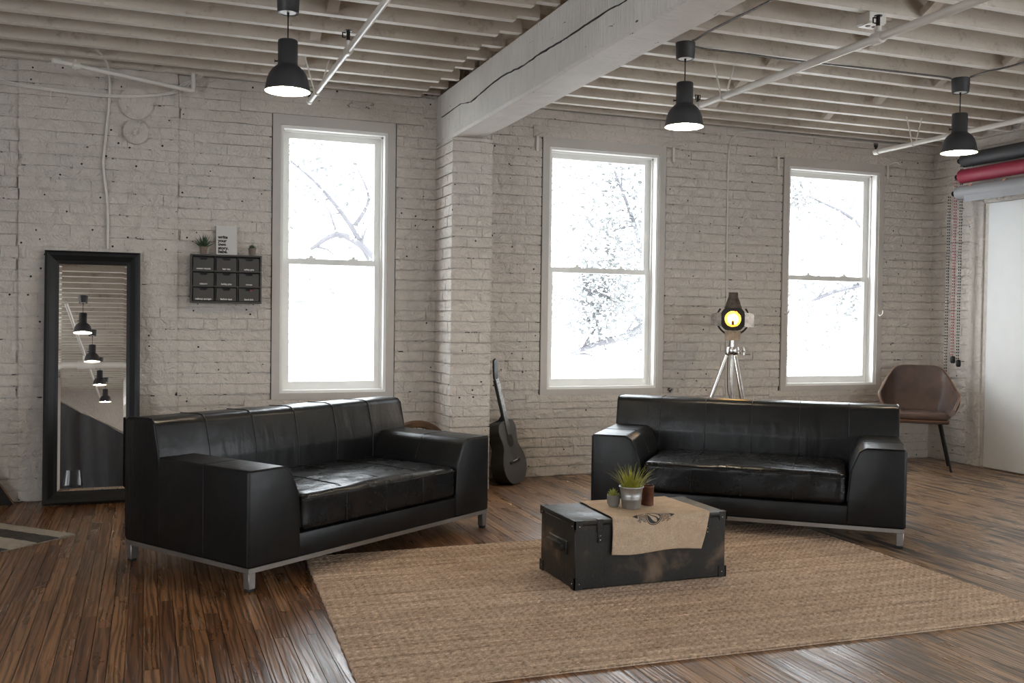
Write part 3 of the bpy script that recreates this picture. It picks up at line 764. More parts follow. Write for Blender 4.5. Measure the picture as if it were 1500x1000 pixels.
sp = thing('succulent_pot', 'small grey ribbed concrete pot with a spiky succulent beside the bucket', 'potted plant', (2.052, -2.765, TOPZ))
MB().lathe([(.001, .001), (.022, 0), (.0275, .012), (.0295, .03), (.0285, .049), (.030, .051), (.030, .054), (.0265, .054), (.025, .046), (.001, .044)], 28).build('pot', CONC, sp, 60)
rb = MB()
for k in range(28):
    a = 2*math.pi*k/28; rb.tube([(.0277*math.cos(a), .0277*math.sin(a), .011), (.0300*math.cos(a), .0300*math.sin(a), .03), (.0290*math.cos(a), .0290*math.sin(a), .048)], .0013, 4)
rb.build('ribs', CONC, sp)['kind'] = 'stuff'
def spiky(n, r, h, seed, mat, par, z):
    rng = random.Random(seed); m = MB()
    for k in range(n):
        a = k*2.4+rng.uniform(-.2, .2); f = k/n; tl = 1.25*(1-f)+.1; L = h*(.7+.3*rng.random()); d = Vector((math.cos(a)*math.sin(tl), math.sin(a)*math.sin(tl), math.cos(tl)))
        b0 = Vector((math.cos(a), math.sin(a), 0))*r*.25*(1-f)+Vector((0, 0, z+.004*f)); m.tube([b0, b0+d*L*.4+Vector((0, 0, .1*L)), b0+d*L+Vector((0, 0, .25*L))], [r*.16, r*.17, r*.02], 5)
    m.build('leaves', mat, par)['kind'] = 'stuff'
spiky(26, .024, .030, 3, SUCC, sp, .046)
cp = thing('copper_cup', 'rusty copper-coloured metal cup standing behind the bucket', 'cup', (2.222, -2.782, TOPZ))
MB().lathe([(.001, .001), (.029, 0), (.0295, .002), (.0305, .086), (.0325, .088), (.0325, .090), (.0295, .090), (.028, .004), (.001, .004)], 28).build('cup_body', COPPER, cp, 60)
MB().lathe([(.0312, .083), (.0322, .085), (.0312, .087)], 28).build('rim_band', COPPER, cp, 60)

# ------------------------------------------------------------------ mirror
mh, mw, yb, yt = 1.60, .563, -.19, -.027
lean = math.atan2(yt-yb, math.sqrt(mh**2-(yt-yb)**2))
mi = thing('floor_mirror', 'tall black-framed floor mirror leaning on the brick pilaster', 'mirror', (-.605, yb, .003), rot=(-lean, 0, 0))
fw = .082
def frame_side(p):   # outer->inner loops (in x,z) with depth profile
    lv = [(0, .0), (0, -.034), (.014, -.040), (.030, -.036), (.062, -.020), (.070, -.018), (fw, -.014), (fw, .0)]
    def corner(cx, cz, o): return (cx+(o if cx == 0 else -o), cz+(o if cz == 0 else -o))
    (ax, az), (bx, bz) = p; m = MB(); vs = []
    for o, y in lv:
        a = corner(ax, az, o); c = corner(bx, bz, o); vs += [(a[0], y, a[1]), (c[0], y, c[1])]
    n = len(lv); m.add(vs, [(2*i, 2*i+1, 2*((i+1) % n)+1, 2*((i+1) % n)) for i in range(n)]); return m
for p in (((0, 0), (0, mh)), ((0, mh), (mw, mh)), ((mw, mh), (mw, 0)), ((mw, 0), (0, 0))): frame_side(p).build('frame_rail', BLACK, mi)
bv = .016; gl = MB(); o_, i_ = fw-.002, fw+bv
gl.add([(i_, -.011, i_), (mw-i_, -.011, i_), (mw-i_, -.011, mh-i_), (i_, -.011, mh-i_)], [(0, 1, 2, 3)])
gl.build('mirror_glass', MIRROR, mi)
bvm = MB(); A = [(o_, -.0095, o_), (mw-o_, -.0095, o_), (mw-o_, -.0095, mh-o_), (o_, -.0095, mh-o_)]; B_ = [(i_, -.011, i_), (mw-i_, -.011, i_), (mw-i_, -.011, mh-i_), (i_, -.011, mh-i_)]
bvm.add(A+B_, [(k, (k+1) % 4, 4+(k+1) % 4, 4+k) for k in range(4)]); bvm.build('bevelled_edge', MIRROR, mi)
MB().box(.004, mw-.004, -.007, -.001, .004, mh-.004).build('backing', BLACK, mi)

# ------------------------------------------------------------------ wall drawer unit, book, little plants
def text_mesh(body, size, mat, name, parent, loc, rot=(R(90), 0, 0), align='CENTER', offset=0, sx=1, shear=0):
    c = bpy.data.curves.new(name, 'FONT'); c.body = body; c.size = size; c.align_x = align; c.offset = offset; c.extrude = .0003; c.resolution_u = 3; c.shear = shear; c.space_line = .86
    t = bpy.data.objects.new(name, c); COL.objects.link(t); dg = bpy.context.evaluated_depsgraph_get(); me = bpy.data.meshes.new_from_object(t.evaluated_get(dg))
    bpy.data.objects.remove(t); me.name = name; me.materials.clear(); me.materials.append(mat)
    o = bpy.data.objects.new(name, me); COL.objects.link(o); o.parent = parent; o.location = loc; o.rotation_euler = rot; o.scale = (sx, 1, 1); return o
UX0, UX1, UZ0, UZ1, UD = .266, .722, 1.281, 1.603, .105
du = thing('drawer_unit', 'charcoal nine-drawer organiser mounted on the brick wall', 'drawer unit', (UX0, -.013, UZ0))
uw, uh = UX1-UX0, UZ1-UZ0; th = .011
b = MB(); b.box(0, th, -UD, 0, 0, uh).box(uw-th, uw, -UD, 0, 0, uh).box(th, uw-th, -UD, 0, uh-th, uh).box(th, uw-th, -UD, 0, 0, th).box(th, uw-th, -.012, 0, th, uh-th)
b.build('carcass', DRAWER, du)
cw, ch = (uw-2*th)/3, (uh-2*th)/3
for k in (1, 2):
    MB().box(th, uw-th, -UD+.001, -.012, th+ch*k-.004, th+ch*k+.004).build('shelf', DRAWER, du)
    for j in range(3): MB().box(th+cw*k-.004, th+cw*k+.004, -UD+.006, -.012, th+ch*j+(.004 if j else 0), th+ch*(j+1)-(.004 if j < 2 else 0)).build('divider', DRAWERIN, du)
TXT = [['makeup sponges', 'fashion tape', 'band aids'], ['scissors', 'bobby pins', 'clamps'], ['cotton rounds', 'hair ties', 'safety pins']]
for j in range(3):
    for i in range(3):
        x0, x1 = th+cw*i+(.0085 if i else .006), th+cw*(i+1)-(.0085 if i < 2 else .006); z0, z1 = th+ch*j+.0045, th+ch*(j+1)-.0125
        xc = (x0+x1)/2; nt_ = [(xc+.026, z1), (xc+.024, z1-.008), (xc+.017, z1-.015), (xc-.017, z1-.015), (xc-.024, z1-.008), (xc-.026, z1)]
        dr = MB().prism([(x0, z0), (x1, z0), (x1, z1)]+nt_+[(x0, z1)], 'y', -UD+.003, -UD+.010).build('drawer', DRAWER, du); MB().box(x0, x0+.004, -UD+.011, -.02, z0, z1-.004).box(x1-.004, x1, -UD+.011, -.02, z0, z1-.004).box(x0+.004, x1-.004, -UD+.011, -.02, z0, z0+.004).box(x0+.004, x1-.004, -.024, -.02, z0+.004, z1-.004).box(x0+.004, x1-.004, -UD+.03, -UD+.032, z0+.004, z1).build('drawer_box', DRAWERIN, dr)
        text_mesh(TXT[j][i], .0155, WHITEINK, 'drawer_label', dr, (xc, -UD+.0025, z0+.0065), offset=.00035)
tag(MB().prism([(.664+k*.0035-.017, 1.3715+.006*math.sin(k*.6)-.001*k) for k in range(9)]+[(.675, 1.356), (.655, 1.360), (.648, 1.366)], 'y', -.1125, -.109).build('paper_wrapper', REDPL), 'crumpled red and white wrapper sticking out of the band aids drawer', 'wrapper')
bo = thing('hardcover_book', 'white book reading write your own story, babe. atop the drawer unit', 'book', (.433, -.058, UZ1+.0005), rot=(R(-5), 0, 0))
MB().rbox(0, .133, -.001, .002, 0, .198, .0006, 1).build('front_cover', PAPERW, bo)
MB().rbox(0, .133, .020, .023, 0, .198, .0006, 1).build('back_cover', PAPERW, bo)
MB().rbox(-.002, .001, -.001, .023, 0, .198, .0006, 1).build('spine', PAPERW, bo)
MB().box(.001, .130, .002, .020, .003, .195).build('pages', PAPERW, bo)
text_mesh('write\nyour\nown\nstory,\nbabe.', .0285, INK, 'cover_lettering', bo, (.011, -.0014, .112), align='LEFT', offset=.0016)
for (x, lab, kd) in ((.350, 'small taupe pot with an upright spiky aloe on the drawer unit', 0), (.664, 'small taupe pot with a flat rosette succulent on the drawer unit', 1)):
    p = thing('mini_pot_plant', lab, 'potted plant', (x, -.062, UZ1+.0005), group='little pots on the drawer unit')
    MB().lathe([(.001, .001), (.017, 0), (.0185, .003), (.0255, .046), (.027, .048), (.027, .051), (.0235, .051), (.022, .044), (.001, .043)], 24).build('pot', POTM, p, 60)
    if kd == 0: spiky(22, .028, .075, 5, PLANTD, p, .046)
    else: spiky(18, .030, .026, 8, PLANTD, p, .046)

# ------------------------------------------------------------------ pendant lamps
def make_pendant():
    t = thing('pendant_lamp', 'x', 'pendant lamp')
    MB().lathe([(.05, .478), (.056, .476), (.052, .388), (.049, .384)], 32).lathe([(.0495, .384), (.03, .389)], 32).build('ceiling_canopy', GREYLAMP, t, 50)
    MB().lathe([(.001, .3875), (.046, .3868)], 28).build('canopy_underside', LAMPIN, t)
    MB().tube([(0, 0, .395), (0, 0, .36), (0, 0, .25)], [.008, .0032, .0032], 10).build('cord', BLACK, t)
    sh = [(.004, .254), (.044, .252), (.048, .247), (.048, .135), (.0505, .128), (.062, .119), (.078, .104), (.092, .082), (.101, .055), (.1065, .025), (.110, .004), (.111, 0), (.1085, .0005), (.104, .026), (.0985, .055), (.090, .080), (.076, .101), (.06, .116), (.046, .122)]
    s = MB().lathe(sh[:12], 40).build('lamp_shade', GREYLAMP, t, 50)
    MB().lathe(sh[11:]+[(.002, .124)], 40).build('shade_lining', LAMPIN, s, 50)
    MB().tube([(-.046, 0, .150), (-.062, 0, .150), (-.064, 0, .150)], [.004, .004, .010], 8).build('shade_screw', BLACK, s)
    MB().ball((0, 0, .058), .047, 12).tube([(0, 0, .10), (0, 0, .125)], .018, 12).build('bulb', BULB, t)
    return t
pend = make_pendant(); PZ = 2.307
spots = [((.645, -1.935, PZ), 'charcoal bell pendant lamp hanging beside the pipe above the nearest sofa back'), ((2.864, -1.975, PZ), 'charcoal bell pendant lamp hanging between the timber beam and a white pipe'), ((4.895, -1.975, PZ), 'charcoal bell pendant lamp hanging in front of the paper backdrop rolls')]
spots += [((-.76, y, 2.30), 'charcoal bell pendant lamp reflected in the floor mirror, %s of the four' % w) for y, w in ((-6.6, 'largest'), (-8.9, 'second largest'), (-11.45, 'third largest'), (-13.9, 'smallest'))]
spots[0] = (spots[0][0], 'charcoal bell pendant lamp hanging nearest the drawer unit and first window')
for k, (loc, lab) in enumerate(spots):
    o = pend if k == 0 else copy_tree(pend)
    o.location = loc; o['label'] = lab; o['group'] = 'charcoal pendant lamps' if k < 3 else 'pendant lamps mirrored in the floor mirror'; o.rotation_euler = (0, 0, R(-20))

# ------------------------------------------------------------------ pipes, cables, boxes
def sprinkler_pipe(label, x, z, y0, y1, r, joints, hanger):
    t = thing('sprinkler_pipe', label, 'pipe', (x, y0, z), group='white ceiling pipes')
    MB().tube([(0, 0, 0), (0, y1-y0, 0)], r, 16).build('pipe_run', WPIPE, t)
    MB().tube([(0, .012, .0), (0, -.028, 0)], r*1.28, 16).ball((0, .012, 0), r*1.28, 8).build('end_elbow', WPIPE, t)
    for y in joints:
        MB().tube([(0, y-y0-.035, 0), (0, y-y0-.03, 0), (0, y-y0+.03, 0), (0, y-y0+.035, 0)], [r*1.15, r*1.4, r*1.4, r*1.15], 16).tube([(0, y-y0, 0), (0, y-y0, r+.035)], r*.8, 10).build('tee_joint', WPIPE, t)
        m = MB().tube([(0, y-y0, r+.03), (0, y-y0, r+.09)], .010, 8).lathe([(.001, .0), (.02, .0), (.02, .004), (.001, .004)], 12, Matrix.Translation((0, y-y0, r+.085)))
        m.tube([(-.014, y-y0, r+.05), (-.03, y-y0, r+.05), (-.03, y-y0, r+.075), (-.014, y-y0, r+.075)], .004, 6); m.build('sprinkler_head', IRON, t)
    for y in hanger:
        m = MB(); 
        for sx in (-.075, .075): m.tube([(sx, y-y0, ZJ-z+.02), (sx*.12, y-y0, -r-.004)], .005, 6)
        m.tube([(r*1.15*math.cos(a), y-y0, r*1.15*math.sin(a)) for a in [k*math.pi/8 for k in range(8, 17)]], .005, 6); m.build('hanger', WPIPE, t)
    m = MB().tube([(0, .01, r*.8), (0, .01, r+.045)], .009, 8).tube([(-.014, .01, r+.02), (-.02, .01, r+.05), (.02, .01, r+.05), (.014, .01, r+.02)], .004, 6); m.build('sprinkler_head', IRON, t)
    return t
sprinkler_pipe('white sprinkler pipe ending above the first window beside a pendant lamp', .985, 2.60, -.43, -6.5, .0165, [-1.72], [-.72])
sprinkler_pipe('white sprinkler pipe running from behind the lamp beside the beam', 3.349, 2.60, -1.33, -7.0, .021, [-2.98], [-1.62])
sprinkler_pipe('white sprinkler pipe above the paper backdrop rolls, ending over the last window', 5.565, 2.60, -.45, -6.5, .0185, [], [-.86])
wp = thing('wall_pipe', 'white painted elbow pipe with a clamp at the top of the brick pilaster', 'pipe', (.279, -.10, 2.668))
MB().tube(smooth_path([(0, 0, .115), (0, 0, .02), (-.006, -.008, .004), (-.03, -.022, 0)], 4)+[Vector((-.785, -.50, -.005))], .014, 12).build('pipe_run', WPIPE, wp)
MB().ball((-.787, -.501, -.005), .019, 8).tube([(-.76, -.484, -.005), (-.787, -.501, -.005)], .019, 12).build('end_cap', WPIPE, wp)
MB().tube([(-.66, -.42, -.005), (-.70, -.445, -.005)], .022, 12).tube([(-.68, -.433, -.03), (-.68, -.433, .03)], .006, 8).build('pipe_clamp', WPIPE, wp)
def cable(name, label, pts, r, mat, cat='cable', n=6):
    return tag(MB().tube(smooth_path(pts, 6), r, n).build(name, mat), label, cat)
cable('grey_cable', 'white painted cable dropping from the ceiling to the mirror', [(-.295, -.40, 2.80), (-.26, -.22, 2.80), (-.236, -.06, 2.75), (-.232, -.030, 2.60), (-.262, -.030, 2.25), (-.268, -.030, 2.15), (-.242, -.030, 1.9), (-.240, -.032, 1.62)], .0085, WPIPE)
cbn = thing('cable_bundle', 'bundle of white painted wires sagging across the top of the pilaster', 'cable', (0, -.050, 0))
for k in range(3):
    j = .012*k
    MB().tube(smooth_path([(-.95, 0, 2.632+j), (-.67, -.002, 2.607+j*.6), (-.234, -.010-j*.4, 2.592+j*.5), (.10, -.002, 2.637+j*.4), (.22, -.002, 2.69+j*1.5), (.30+j, -.015, 2.77), (.31+j, -.015, 2.80)], 6), .0042, 6).build('wire', WPIPE, cbn)
for x in (-.57, .2): MB().tube([(x, -.006, 2.60), (x-.004, -.016, 2.57+(.1 if x > 0 else 0)), (x-.006, -.014, 2.54+(.1 if x > 0 else 0))], .003, 6).build('cable_tie', WPIPE, cbn)
cable('wall_conduit', 'thin white conduit climbing between the second and third windows', [(4.475, -.012, 0.02), (4.452, -.012, 1.2), (4.442, -.012, 2.1), (4.45, -.012, 2.62), (4.50, -.014, 2.72), (4.62, -.014, 2.765), (5.0, -.014, 2.775), (5.7, -.014, 2.768), (6.3, -.014, 2.772)], .0062, WPIPE)
ZC = ZJ-.006
cable('lamp_cable', 'dark grey armoured cable stapled under joists from the beam to the lamp beside it', [(2.87, -4.2, ZC), (2.862, -2.8, ZC), (2.858, -2.26, ZC), (2.872, -2.08, ZC), (2.868, -2.045, ZC)], .0065, BXCAB)
cable('lamp_cable', 'dark grey armoured cable slung along the ceiling from one pendant lamp to the next', [(2.935, -1.95, ZC), (3.02, -1.93, ZC), (3.3, -1.945, ZC-.004), (3.62, -1.962, ZC-.012), (4.19, -1.985, ZC-.010), (4.72, -1.975, ZC), (4.825, -1.965, ZC)], .0065, BXCAB)
cable('lamp_cable', 'dark grey armoured cable leading away from the lamp by the paper rolls', [(4.905, -2.045, ZC), (4.90, -2.2, ZC), (4.925, -2.45, ZC), (4.93, -3.6, ZC)], .0065, BXCAB)
jb = thing('outlet_box', 'white outlet box fixed under the joists between two pipes', 'outlet box', (3.47, -2.79, ZJ-.055))
MB().rbox(-.055, .055, -.05, .05, 0, .055, .004, 1).build('box_body', WPIPE, jb)
MB().rbox(-.05, .05, -.045, .045, -.006, .001, .003, 1).build('cover_plate', WPIPE, jb)
for x in (-.02, .02): MB().lathe([(.001, -.008), (.013, -.008), (.014, -.005)], 14, Matrix.Translation((x, 0, 0))).build('socket', CONC, jb)
MB().tube([(-.015, .0, .055), (-.015, 0, .2)], .012, 10).tube([(.03, .0, .055), (.03, 0, .2)], .012, 10).build('conduit', WPIPE, jb)
# round flue covers on the pilaster
tag(MB().lathe([(.001, .006), (.098, .006), (.105, .003), (.106, -.03)], 36, Matrix.Translation((-.073, -.031, 2.572)) @ Matrix.Rotation(R(90), 4, 'X')).build('flue_cover', PLASTER), 'flush round painted flue cover high on the pilaster', 'cover')
fp = thing('flue_plug', 'small round wall plug with a bar grip below the flue cover', 'cover', (-.073, -.036, 2.385))
MB().lathe([(.001, .016), (.07, .016), (.078, .010), (.080, -.03)], 36, Matrix.Rotation(R(90), 4, 'X')).build('plug_disc', PLASTER, fp, 40)
MB().rbox(-.011, .011, -.034, -.015, -.028, .028, .004, 2, Matrix.Rotation(R(20), 4, 'Y')).build('bar_grip', PLASTER, fp)
# curtain-rod brackets and tie hooks
for (x, sgn, lab) in ((2.757, 1, 'white curtain bracket at the upper corner of the middle window nearest the beam'), (3.93, 1, 'white curtain bracket between the middle window and the conduit'), (4.93, 1, 'white curtain bracket above the last window beside the conduit'), (6.072, 1, 'white curtain bracket above the last window nearest the room corner')):
    t = thing('curtain_bracket', lab, 'bracket', (x, -.013, 2.47), group='curtain brackets')
    MB().rbox(-.010, .010, -.006, .003, 0, .125, .002, 1).build('back_plate', WPIPE, t)
    MB().tube([(0, -.004, .118), (.02, -.06, .135), (.045, -.075, .135), (.05, -.078, .120), (.066, -.08, .118), (.072, -.082, .135)], .0048, 6).build('hook_arm', WPIPE, t)
for (x, lab) in ((5.022, 'small white curtain tie hook on the conduit side of the last window'), (6.005, 'small white curtain tie hook on the corner side of the last window')):
    tag(MB().tube(smooth_path([(x, -.012, 1.28), (x, -.035, 1.27), (x+.012, -.05, 1.285), (x+.02, -.045, 1.315)], 4), .006, 6).lathe([(.001, 0), (.012, 0)], 10, Matrix.Translation((x, -.0145, 1.28)) @ Matrix.Rotation(R(90), 4, 'X')).build('tie_hook', WPIPE), lab, 'hook', 'curtain tie hooks')

# ------------------------------------------------------------------ guitar
gt = thing('acoustic_guitar', 'matt black acoustic guitar leaning in the corner by the brick pilaster', 'guitar', (2.548, -.262, .010), rot=(R(-12), R(-6), R(43)))
ol = [(0, 0), (.07, .004), (.125, .03), (.163, .075), (.176, .125), (.168, .18), (.143, .225), (.116, .265), (.112, .295), (.120, .335), (.131, .375), (.130, .41), (.108, .445), (.07, .46), (.03, .464)]
hp = smooth_path([(x, z, 0) for x, z in ol], 3)
poly = [(p.x, p.y) for p in hp] + [(-p.x, p.y) for p in hp[::-1]]
poly = [poly[i] for i in range(len(poly)) if i == 0 or (Vector(poly[i])-Vector(poly[i-1])).length > 1e-4]
if (Vector(poly[0])-Vector(poly[-1])).length < 1e-4: poly.pop()
MB().prism(poly, 'y', .004, .105).build('body_sides', GUITS, gt)
def plate(poly, y0, y1): return MB().prism(poly, 'y', y0, y1)
sb_ = plate(poly, -.002, .004).build('soundboard', GUITM, gt)
D = lambda x, z, r, y, m, nm, par: MB().lathe([(.0005, 0), (r, 0)], 30, Matrix.Translation((x, y, z)) @ Matrix.Rotation(R(90), 4, 'X')).build(nm, m, par)
D(0, .315, .052, -.0028, GUITS, 'rosette', sb_); D(0, .315, .045, -.0034, INK, 'sound_hole', sb_)
MB().rbox(-.075, .075, -.010, -.002, .148, .172, .004, 1).build('bridge', GUITS, gt)
MB().box(-.035, .035, -.0125, -.009, .164, .167).build('saddle', WHITEINK, gt)
nk = MB().rbox(-.024, .024, -.004, .018, .455, .77, .008, 2).build('neck', GUITS, gt)
MB().box(-.0235, .0235, -.010, -.003, .355, .77).build('fretboard', GUITM, nk)
fr = MB()
for k in range(16): fr.box(-.0235, .0235, -.0112, -.009, .77-.30*(1-2**(-k/12))*1.35-.0006, .77-.30*(1-2**(-k/12))*1.35+.0006)
fr.build('frets', CHROME, nk)['kind'] = 'stuff'
MB().prism([(.004, .43), (.010, .455), (.016, .53), (.022, .50), (.05, .475), (.098, .465), (.103, .445), (.103, .425)], 'x', -.02, .02, .003, 1).build('neck_heel', GUITS, nk)
hs = MB().prism([(-.024, .77), (.024, .77), (.030, .80), (.027, .91), (.0, .925), (-.027, .91), (-.030, .80)], 'y', -.004, .012, .003, 1, Matrix.Translation((0, 0, .77)) @ Matrix.Rotation(R(12), 4, 'X') @ Matrix.Translation((0, 0, -.77))).build('headstock', GUITS, gt)
for sx in (-1, 1):
    for z in (.82, .86, .90): MB().tube([(sx*.026, .006+(z-.77)*-.2*-1, z), (sx*.040, .006+(z-.77)*.2, z)], [.003, .003], 6).ball((sx*.043, .006+(z-.77)*.2, z), .008, 6).build('tuning_peg', CHROME, hs)
stn = MB()
for k in range(6): stn.tube([(-.026+k*.0104, -.013, .165), (-.018+k*.0072, -.0125, .77)], .0005, 4)
stn.build('strings', CHROME, gt)['kind'] = 'stuff'
MB().tube([(0, .05, .003), (0, .05, -.003)], .006, 8).build('strap_button', CHROME, gt)

# ------------------------------------------------------------------ rusty wheel behind the sofa
wc = onY((610, 650), -.47); wr = .252
wh = thing('spoked_wheel', 'rusty spoked wheel leaning behind the sofa beside the pilaster', 'wheel', (wc.x, -.50, wr+.002), rot=(R(-7), 0, R(8)))
Mx = Matrix.Rotation(R(90), 4, 'X')
MB().lathe([(wr-.048, -.012), (wr-.044, -.022), (wr-.012, -.026), (wr, -.014), (wr, .014), (wr-.012, .026), (wr-.044, .022), (wr-.048, .012), (wr-.048, -.012)], 64, Mx).build('rim', RUST, wh, 30)
MB().lathe([(.001, -.05), (.02, -.05), (.03, -.03), (.03, .03), (.02, .05), (.001, .05)], 16, Mx).build('hub', RUST, wh, 30)
for k in range(24):
    a = 2*math.pi*k/24; c = a+(.35 if k % 2 else -.35); y = .02*(1 if k % 2 else -1)
    MB().tube([(.03*math.cos(c), y, .03*math.sin(c)), ((wr-.045)*math.cos(a), y*.3, (wr-.045)*math.sin(a))], .0036, 6).build('spoke', RUST, wh)

# ------------------------------------------------------------------ tripod spotlight
tp = thing('tripod_spotlight', 'nickel tripod spotlight with barn doors glowing between two windows', 'lamp', (4.19, -.5, 0), R(-33))
hz = 1.222
for k, (ax, ay) in enumerate(((-.36, -.10), (.20, -.30), (.17, .30))):
    l = MB().tube([(ax*.10, ay*.10, .955), (ax*.55, ay*.55, .48)], .0125, 12).tube([(ax*.5, ay*.5, .52), (ax, ay, .01)], .009, 10).build('leg', CHROME, tp)
    MB().ball((ax*.10, ay*.10, .955), .017, 8).build('hinge', IRON, l); MB().ball((ax, ay, .014), .014, 8).build('rubber_foot', RUBBER, l)
MB().tube([(0, 0, .45), (0, 0, 1.09)], .0105, 12).build('centre_column', CHROME, tp)
MB().lathe([(.012, .950), (.044, .950), (.048, .955), (.048, 1.002), (.044, 1.008), (.012, 1.008)], 24).build('tripod_collar', CHROME, tp, 40)
kb = MB().tube([(.045, 0, .98), (.085, 0, .975)], .006, 8).lathe([(.028, -.005), (.036, -.005), (.036, .005), (.028, .005), (.028, -.005)], 24, Matrix.Translation((.085, 0, .975)) @ rotm('Z', 40) @ Matrix.Rotation(R(90), 4, 'X')).tube([(.06, .02, .975), (.11, -.02, .975)], .004, 6).tube([(.085, 0, .945), (.085, 0, 1.005)], .004, 6).tube([(.10, 0, .953), (.135, 0, .953)], .004, 6).build('crank_wheel', CHROME, tp)
cable_o = MB().tube(smooth_path([(-.01, .06, 1.14), (-.025, .05, 1.0), (-.035, .03, .85), (-.03, .02, .68), (-.01, .02, .55), (-.02, .05, .02)], 5), .0035, 6).build('power_cord', BLACK, tp)
yk = MB().tube([(.122*math.sin(a), .05, hz-.122*math.cos(a)) for a in [R(-130+260*k/32) for k in range(33)]], .007, 8).tube([(.0, .05, hz-.118), (0, .02, 1.09)], .010, 8).build('yoke', IRON, tp)
for sx in (-1, 1): MB().tube([(sx*.085, .05, hz), (sx*.128, .05, hz)], .011, 10).build('yoke_knob', IRON, yk)
head = MB().lathe([(.080, .0), (.092, .015), (.098, .03), (.098, .11), (.085, .15), (.05, .185), (.001, .19)], 32, Matrix.Translation((0, -.01, hz)) @ Matrix.Rotation(R(-90), 4, 'X')).build('lamp_housing', CHROME, tp, 40)
oc = .087; cc = .055
octo = [(-cc, -oc), (cc, -oc), (oc, -cc), (oc, cc), (cc, oc), (-cc, oc), (-oc, cc), (-oc, -cc)]
fpm = MB(); n = 32; vs = []; fs = []
for y in (-.022, -.006):
    for k in range(n):
        a = 2*math.pi*k/n; ca, sa = math.cos(a), math.sin(a); rr = min(oc/max(abs(ca), abs(sa)), 1.16*oc)
        vs += [(rr*ca, y, hz+rr*sa), (.063*ca, y, hz+.063*sa)]
for k in range(n):
    k2 = (k+1) % n; fs += [(2*k, 2*k2, 2*k2+1, 2*k+1), (2*n+2*k, 2*n+2*k+1, 2*n+2*k2+1, 2*n+2*k2), (2*k, 2*n+2*k, 2*n+2*k2, 2*k2), (2*k+1, 2*k2+1, 2*n+2*k2+1, 2*n+2*k+1)]
fpm.add(vs, fs); fpm.build('front_plate', IRON, head)
MB().lathe([(.062, -.018), (.060, .0), (.052, .035), (.03, .055), (.004, .06)], 32, Matrix.Translation((0, -.005, hz)) @ Matrix.Rotation(R(-90), 4, 'X')).build('reflector', REFLECT, head, 60)
MB().ball((0, .012, hz+.012), .021, 10).build('bulb', WARMBULB, head)
MB().tube([(0, .02, hz-.045), (0, .012, hz-.008)], [.012, .010], 10).build('bulb_socket', RUST, head)
lens = MB().lathe([(.0005, .0), (.062, .0)], 32, Matrix.Translation((0, -.016, hz)) @ Matrix.Rotation(R(90), 4, 'X')).build('lens', GLASS, head)
MB().lathe([(.061, -.003), (.067, -.003), (.067, .003), (.061, .003)], 32, Matrix.Translation((0, -.024, hz)) @ Matrix.Rotation(R(90), 4, 'X')).build('lens_ring', IRON, head)
def door(poly, M, nm='barn_door'): MB().prism(poly, 'y', -.001, .001, 0, 1, M).build(nm, DOORMET, head)
door([(-.066, 0), (.066, 0), (.036, .09), (.034, .125), (-.034, .125), (-.036, .09)], Matrix.Translation((0, -.02, hz+.082)) @ Matrix.Rotation(R(18), 4, 'X'))
door([(-.064, 0), (.064, 0), (.050, -.078), (-.046, -.078)], Matrix.Translation((0, -.02, hz-.090)) @ Matrix.Rotation(R(-22), 4, 'X'))
door([(0, -.055), (0, .05), (-.07, .043), (-.084, .03), (-.084, -.05)], Matrix.Translation((-.088, -.02, hz)) @ Matrix.Rotation(R(-22), 4, 'Z') @ Matrix.Identity(4))
door([(0, -.06), (0, .05), (.06, .043), (.078, .03), (.076, -.062)], Matrix.Translation((.088, -.02, hz)) @ Matrix.Rotation(R(26), 4, 'Z'))

# ------------------------------------------------------------------ brown chair
chd = thing('leather_tub_chair', 'brown leather tub chair with black metal legs by the backdrop rolls', 'chair', (6.045, -.462, 0), R(-41))
rim = [(-1, (-.265, -.20, .500)), (-.8, (-.312, -.13, .610)), (-.55, (-.295, .05, .655)), (-.36, (-.235, .19, .765)), (-.2, (-.165, .250, .835)), (0, (0, .275, .845))]
bot = [(-1, (-.225, -.205, .445)), (-.8, (-.235, -.12, .43)), (-.55, (-.225, .05, .42)), (-.36, (-.175, .16, .42)), (-.2, (-.10, .19, .42)), (0, (0, .20, .42))]
def curve(tab, t):
    s = -1 if t > 0 else 1; tt = -abs(t)
    P = [Vector(p) for _, p in tab]; T = [q for q, _ in tab]
    for i in range(len(T)-1):
        if tt <= T[i+1]+1e-9:
            f = (tt-T[i])/(T[i+1]-T[i]); p0, p1, p2 = P[max(i-1, 0)], P[i], P[i+1]; p3 = P[i+2] if i+2 < len(P) else Vector((-P[i].x, P[i].y, P[i].z))
            q = .5*((2*p1)+(p2-p0)*f+(2*p0-5*p1+4*p2-p3)*f*f+(3*p1-p0-3*p2+p3)*f**3); break
    return Vector((q.x*s, q.y, q.z))
def shellp(u, v):
    t = -1+2*u; a, b2 = curve(bot, t), curve(rim, t); p = a.lerp(b2, v); bul = math.sin(v*math.pi)*.022
    d = Vector((p.x, p.y+.05, 0)); return p + (d.normalized()*bul if d.length > 1e-6 else Vector())
sh = MB(); NU, NV = 56, 14
def inner(u, v):
    p = shellp(u, v); d = Vector((p.x, p.y+.06, 0)); th_ = .034*(1-.45*v)
    return p - d.normalized()*th_
sh.grid(lambda u, v: shellp(u, v), NU, NV); sh.grid(lambda u, v: inner(u, 1-v), NU, NV)
sh.grid(lambda u, v: shellp(u, 1).lerp(inner(u, 1), v)+Vector((0, 0, .006*math.sin(v*math.pi))), NU, 3); sh.grid(lambda u, v: shellp(u, 0).lerp(inner(u, 0), v), NU, 2)
for e in (0, 1): sh.grid(lambda u, v: shellp(e, u).lerp(inner(e, u), v), NV, 2)
shell_o = sh.build('tub_shell', BROWN, chd, 70)
